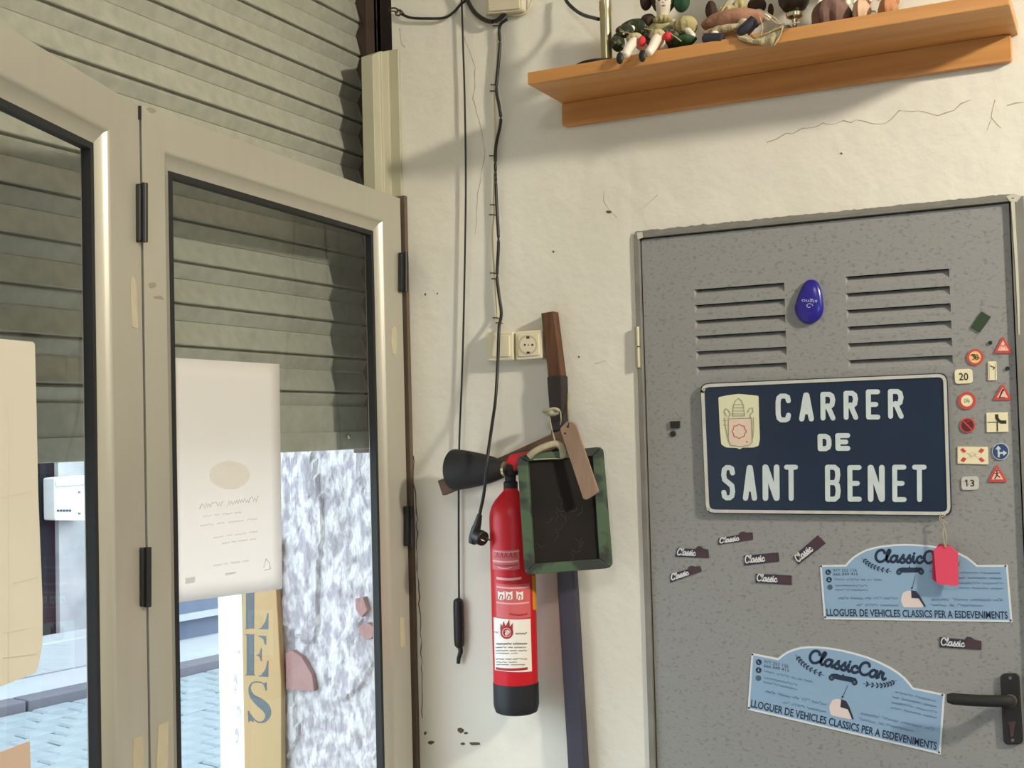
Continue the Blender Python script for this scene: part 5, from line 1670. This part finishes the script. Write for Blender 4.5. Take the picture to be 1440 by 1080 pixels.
# flame emblem
f_ = Flat(EXT(0.0016), exr)
f_.circle(712.5, 889, 9.2, 9.6)
for a, b, c in (((703, 886), (704, 877), (707, 882)), ((706, 883), (708, 873), (711, 881)), ((711, 881), (716, 871), (717, 881)), ((716, 883), (721, 876), (721, 886))):
    f_.poly([a, b, c])
f_.obj('flame_emblem', 'redprint2', ex)
f_ = Flat(EXT(0.0022), exr)
f_.ring([(712.5 + 5.8 * math.cos(a), 889.5 + 6 * math.sin(a)) for a in [k * math.pi / 10 for k in range(20)]], 1.1)
f_.stroke([(714, 886), (710.5, 887.5), (714.5, 890), (711, 893)], 1.3)
f_.obj('flame_emblem_line', 'pinkwhite', ex)
f_ = Flat(EXT(0.0014), exr)
sd = 60
for x0, x1, y, h, words in ((694, 700, 888, 2, (3,)), (725, 741, 889.5, 3.4, (7,)), (698, 741, 904, 3.2, (12, 11)), (697, 740, 909.5, 2.2, (7, 3, 8)), (697, 741, 914, 2.0, (9, 5, 6)), (697, 728, 918, 1.8, (8, 4)), (697, 741, 926, 2.0, (6, 4, 10)), (698, 727, 930.5, 1.6, (6, 5)), (698, 738, 934, 1.6, (8, 9))):
    f_.scribble(((x0, y), (x1, y), (x1, y + h), (x0, y + h)), 0.8 if h > 3 else 0.5, words, sd)
    sd += 1
f_.obj('small_print', 'ink_grey', ex)

# ================================================================== CHALKBOARD
cb = empty('chalkboard', W(797, 805, -0.11), 'small chalkboard in a worn green wooden frame hung from the pole', 'chalkboard')
co_ = [(726.5, 640.5), (845.5, 628), (859.5, 799), (737.5, 808.5)]
ci_ = [(741.5, 648.5), (833, 641.5), (842.5, 786), (750, 793)]


def cbw(px, py, off=0.0):
    t = (px - 726) / 133.0
    return W(px, py, -0.162 + 0.092 * t - off)


outp, inp = roundpoly(co_, 9, 4), ci_
names_ = ['frame_rail', 'frame_stile', 'frame_rail', 'frame_stile']
corners = [Vector(p) for p in co_]
for i in range(4):
    j = (i + 1) % 4
    a, b, c, d_ = co_[i], co_[j], ci_[j], ci_[i]
    pts = outp[i * 5 + 2:i * 5 + 5] + [outp[((j * 5) + t) % 20] for t in (0, 1, 2)] + [c, d_]
    obj(names_[i], MB().prism([cbw(x, y, 0.007) for x, y in pts], (0, 0.014, 0)), 'green_paint', cb, bev=0.002)
obj('slate', MB().prism([cbw(x, y, 0.000) for x, y in [(739, 646), (836, 639), (845, 789), (748, 796)]], (0, 0.005, 0)), 'slate', cb)
f_ = Flat(lambda x, y: cbw(x, y, 0.0004), (0, 0.0003, 0))
M['chalk'] = mat('chalk_trace', sp(66, 60, 56), 0.95)
for k in range(14):
    x, y = 765 + rnd.random() * 60, 690 + rnd.random() * 90
    a = rnd.random() * 3
    f_.stroke([(x, y), (x + 8 * math.cos(a), y + 8 * math.sin(a)), (x + 14 * math.cos(a + .5), y + 14 * math.sin(a + .5))], 0.6)
f_.obj('chalk_trace', 'chalk', cb)
st = smooth_line([cbw(744, 642, 0.012), cbw(752, 635, 0.016), cbw(766, 628, 0.016), cbw(782, 624, 0.014), cbw(790, 630, 0.013), cbw(792, 643, 0.010)], 5)
rr_ = [0.0075] * len(st)
mb = MB()
obj('cloth_strap', mb.tube(st, rr_, 10), 'string', cb, smooth=True)
obj('strap_thread', MB().tube(smooth_line([cbw(750, 646, 0.010), cbw(775, 645, 0.011), cbw(792, 644, 0.010), cbw(793, 634, 0.012)], 4), 0.0014, 6), 'string', cb, smooth=True)

# wooden tag in front of the chalkboard
wg = empty('wooden_tag', W(830, 702, -0.12), 'flat pale wooden tag hanging in front of the chalkboard', 'tag')


def tgw(px, py, off=0.0):
    t = (py - 595) / 105.0
    return W(px, py, -0.150 + 0.012 * t - off)


obj('tag_board', MB().prism([tgw(x, y) for x, y in roundpoly([(787, 603), (797, 592.5), (806, 593.5), (810, 598), (842, 692), (825, 703), (820, 702)], 3)], (0, 0.006, 0)), 'tagwood', wg, bev=0.0015)
f_ = Flat(lambda x, y: tgw(x, y, 0.0004), (0, 0.0006, 0))
f_.circle(794.5, 609.5, 1.6).circle(798.5, 600, 1.8).stroke([(798.5, 600), (800, 595)], 1.4)
f_.obj('hole', 'signdark', wg)

# print and marks too small to pick apart singly
for o in bpy.data.objects:
    if o.parent and o.name.split('.')[0] in ('small_print', 'print', 'chalk_trace', 'slot', 'crossed_lines', 'laurel_spray', 'shield_drawing'):
        o['kind'] = 'stuff'
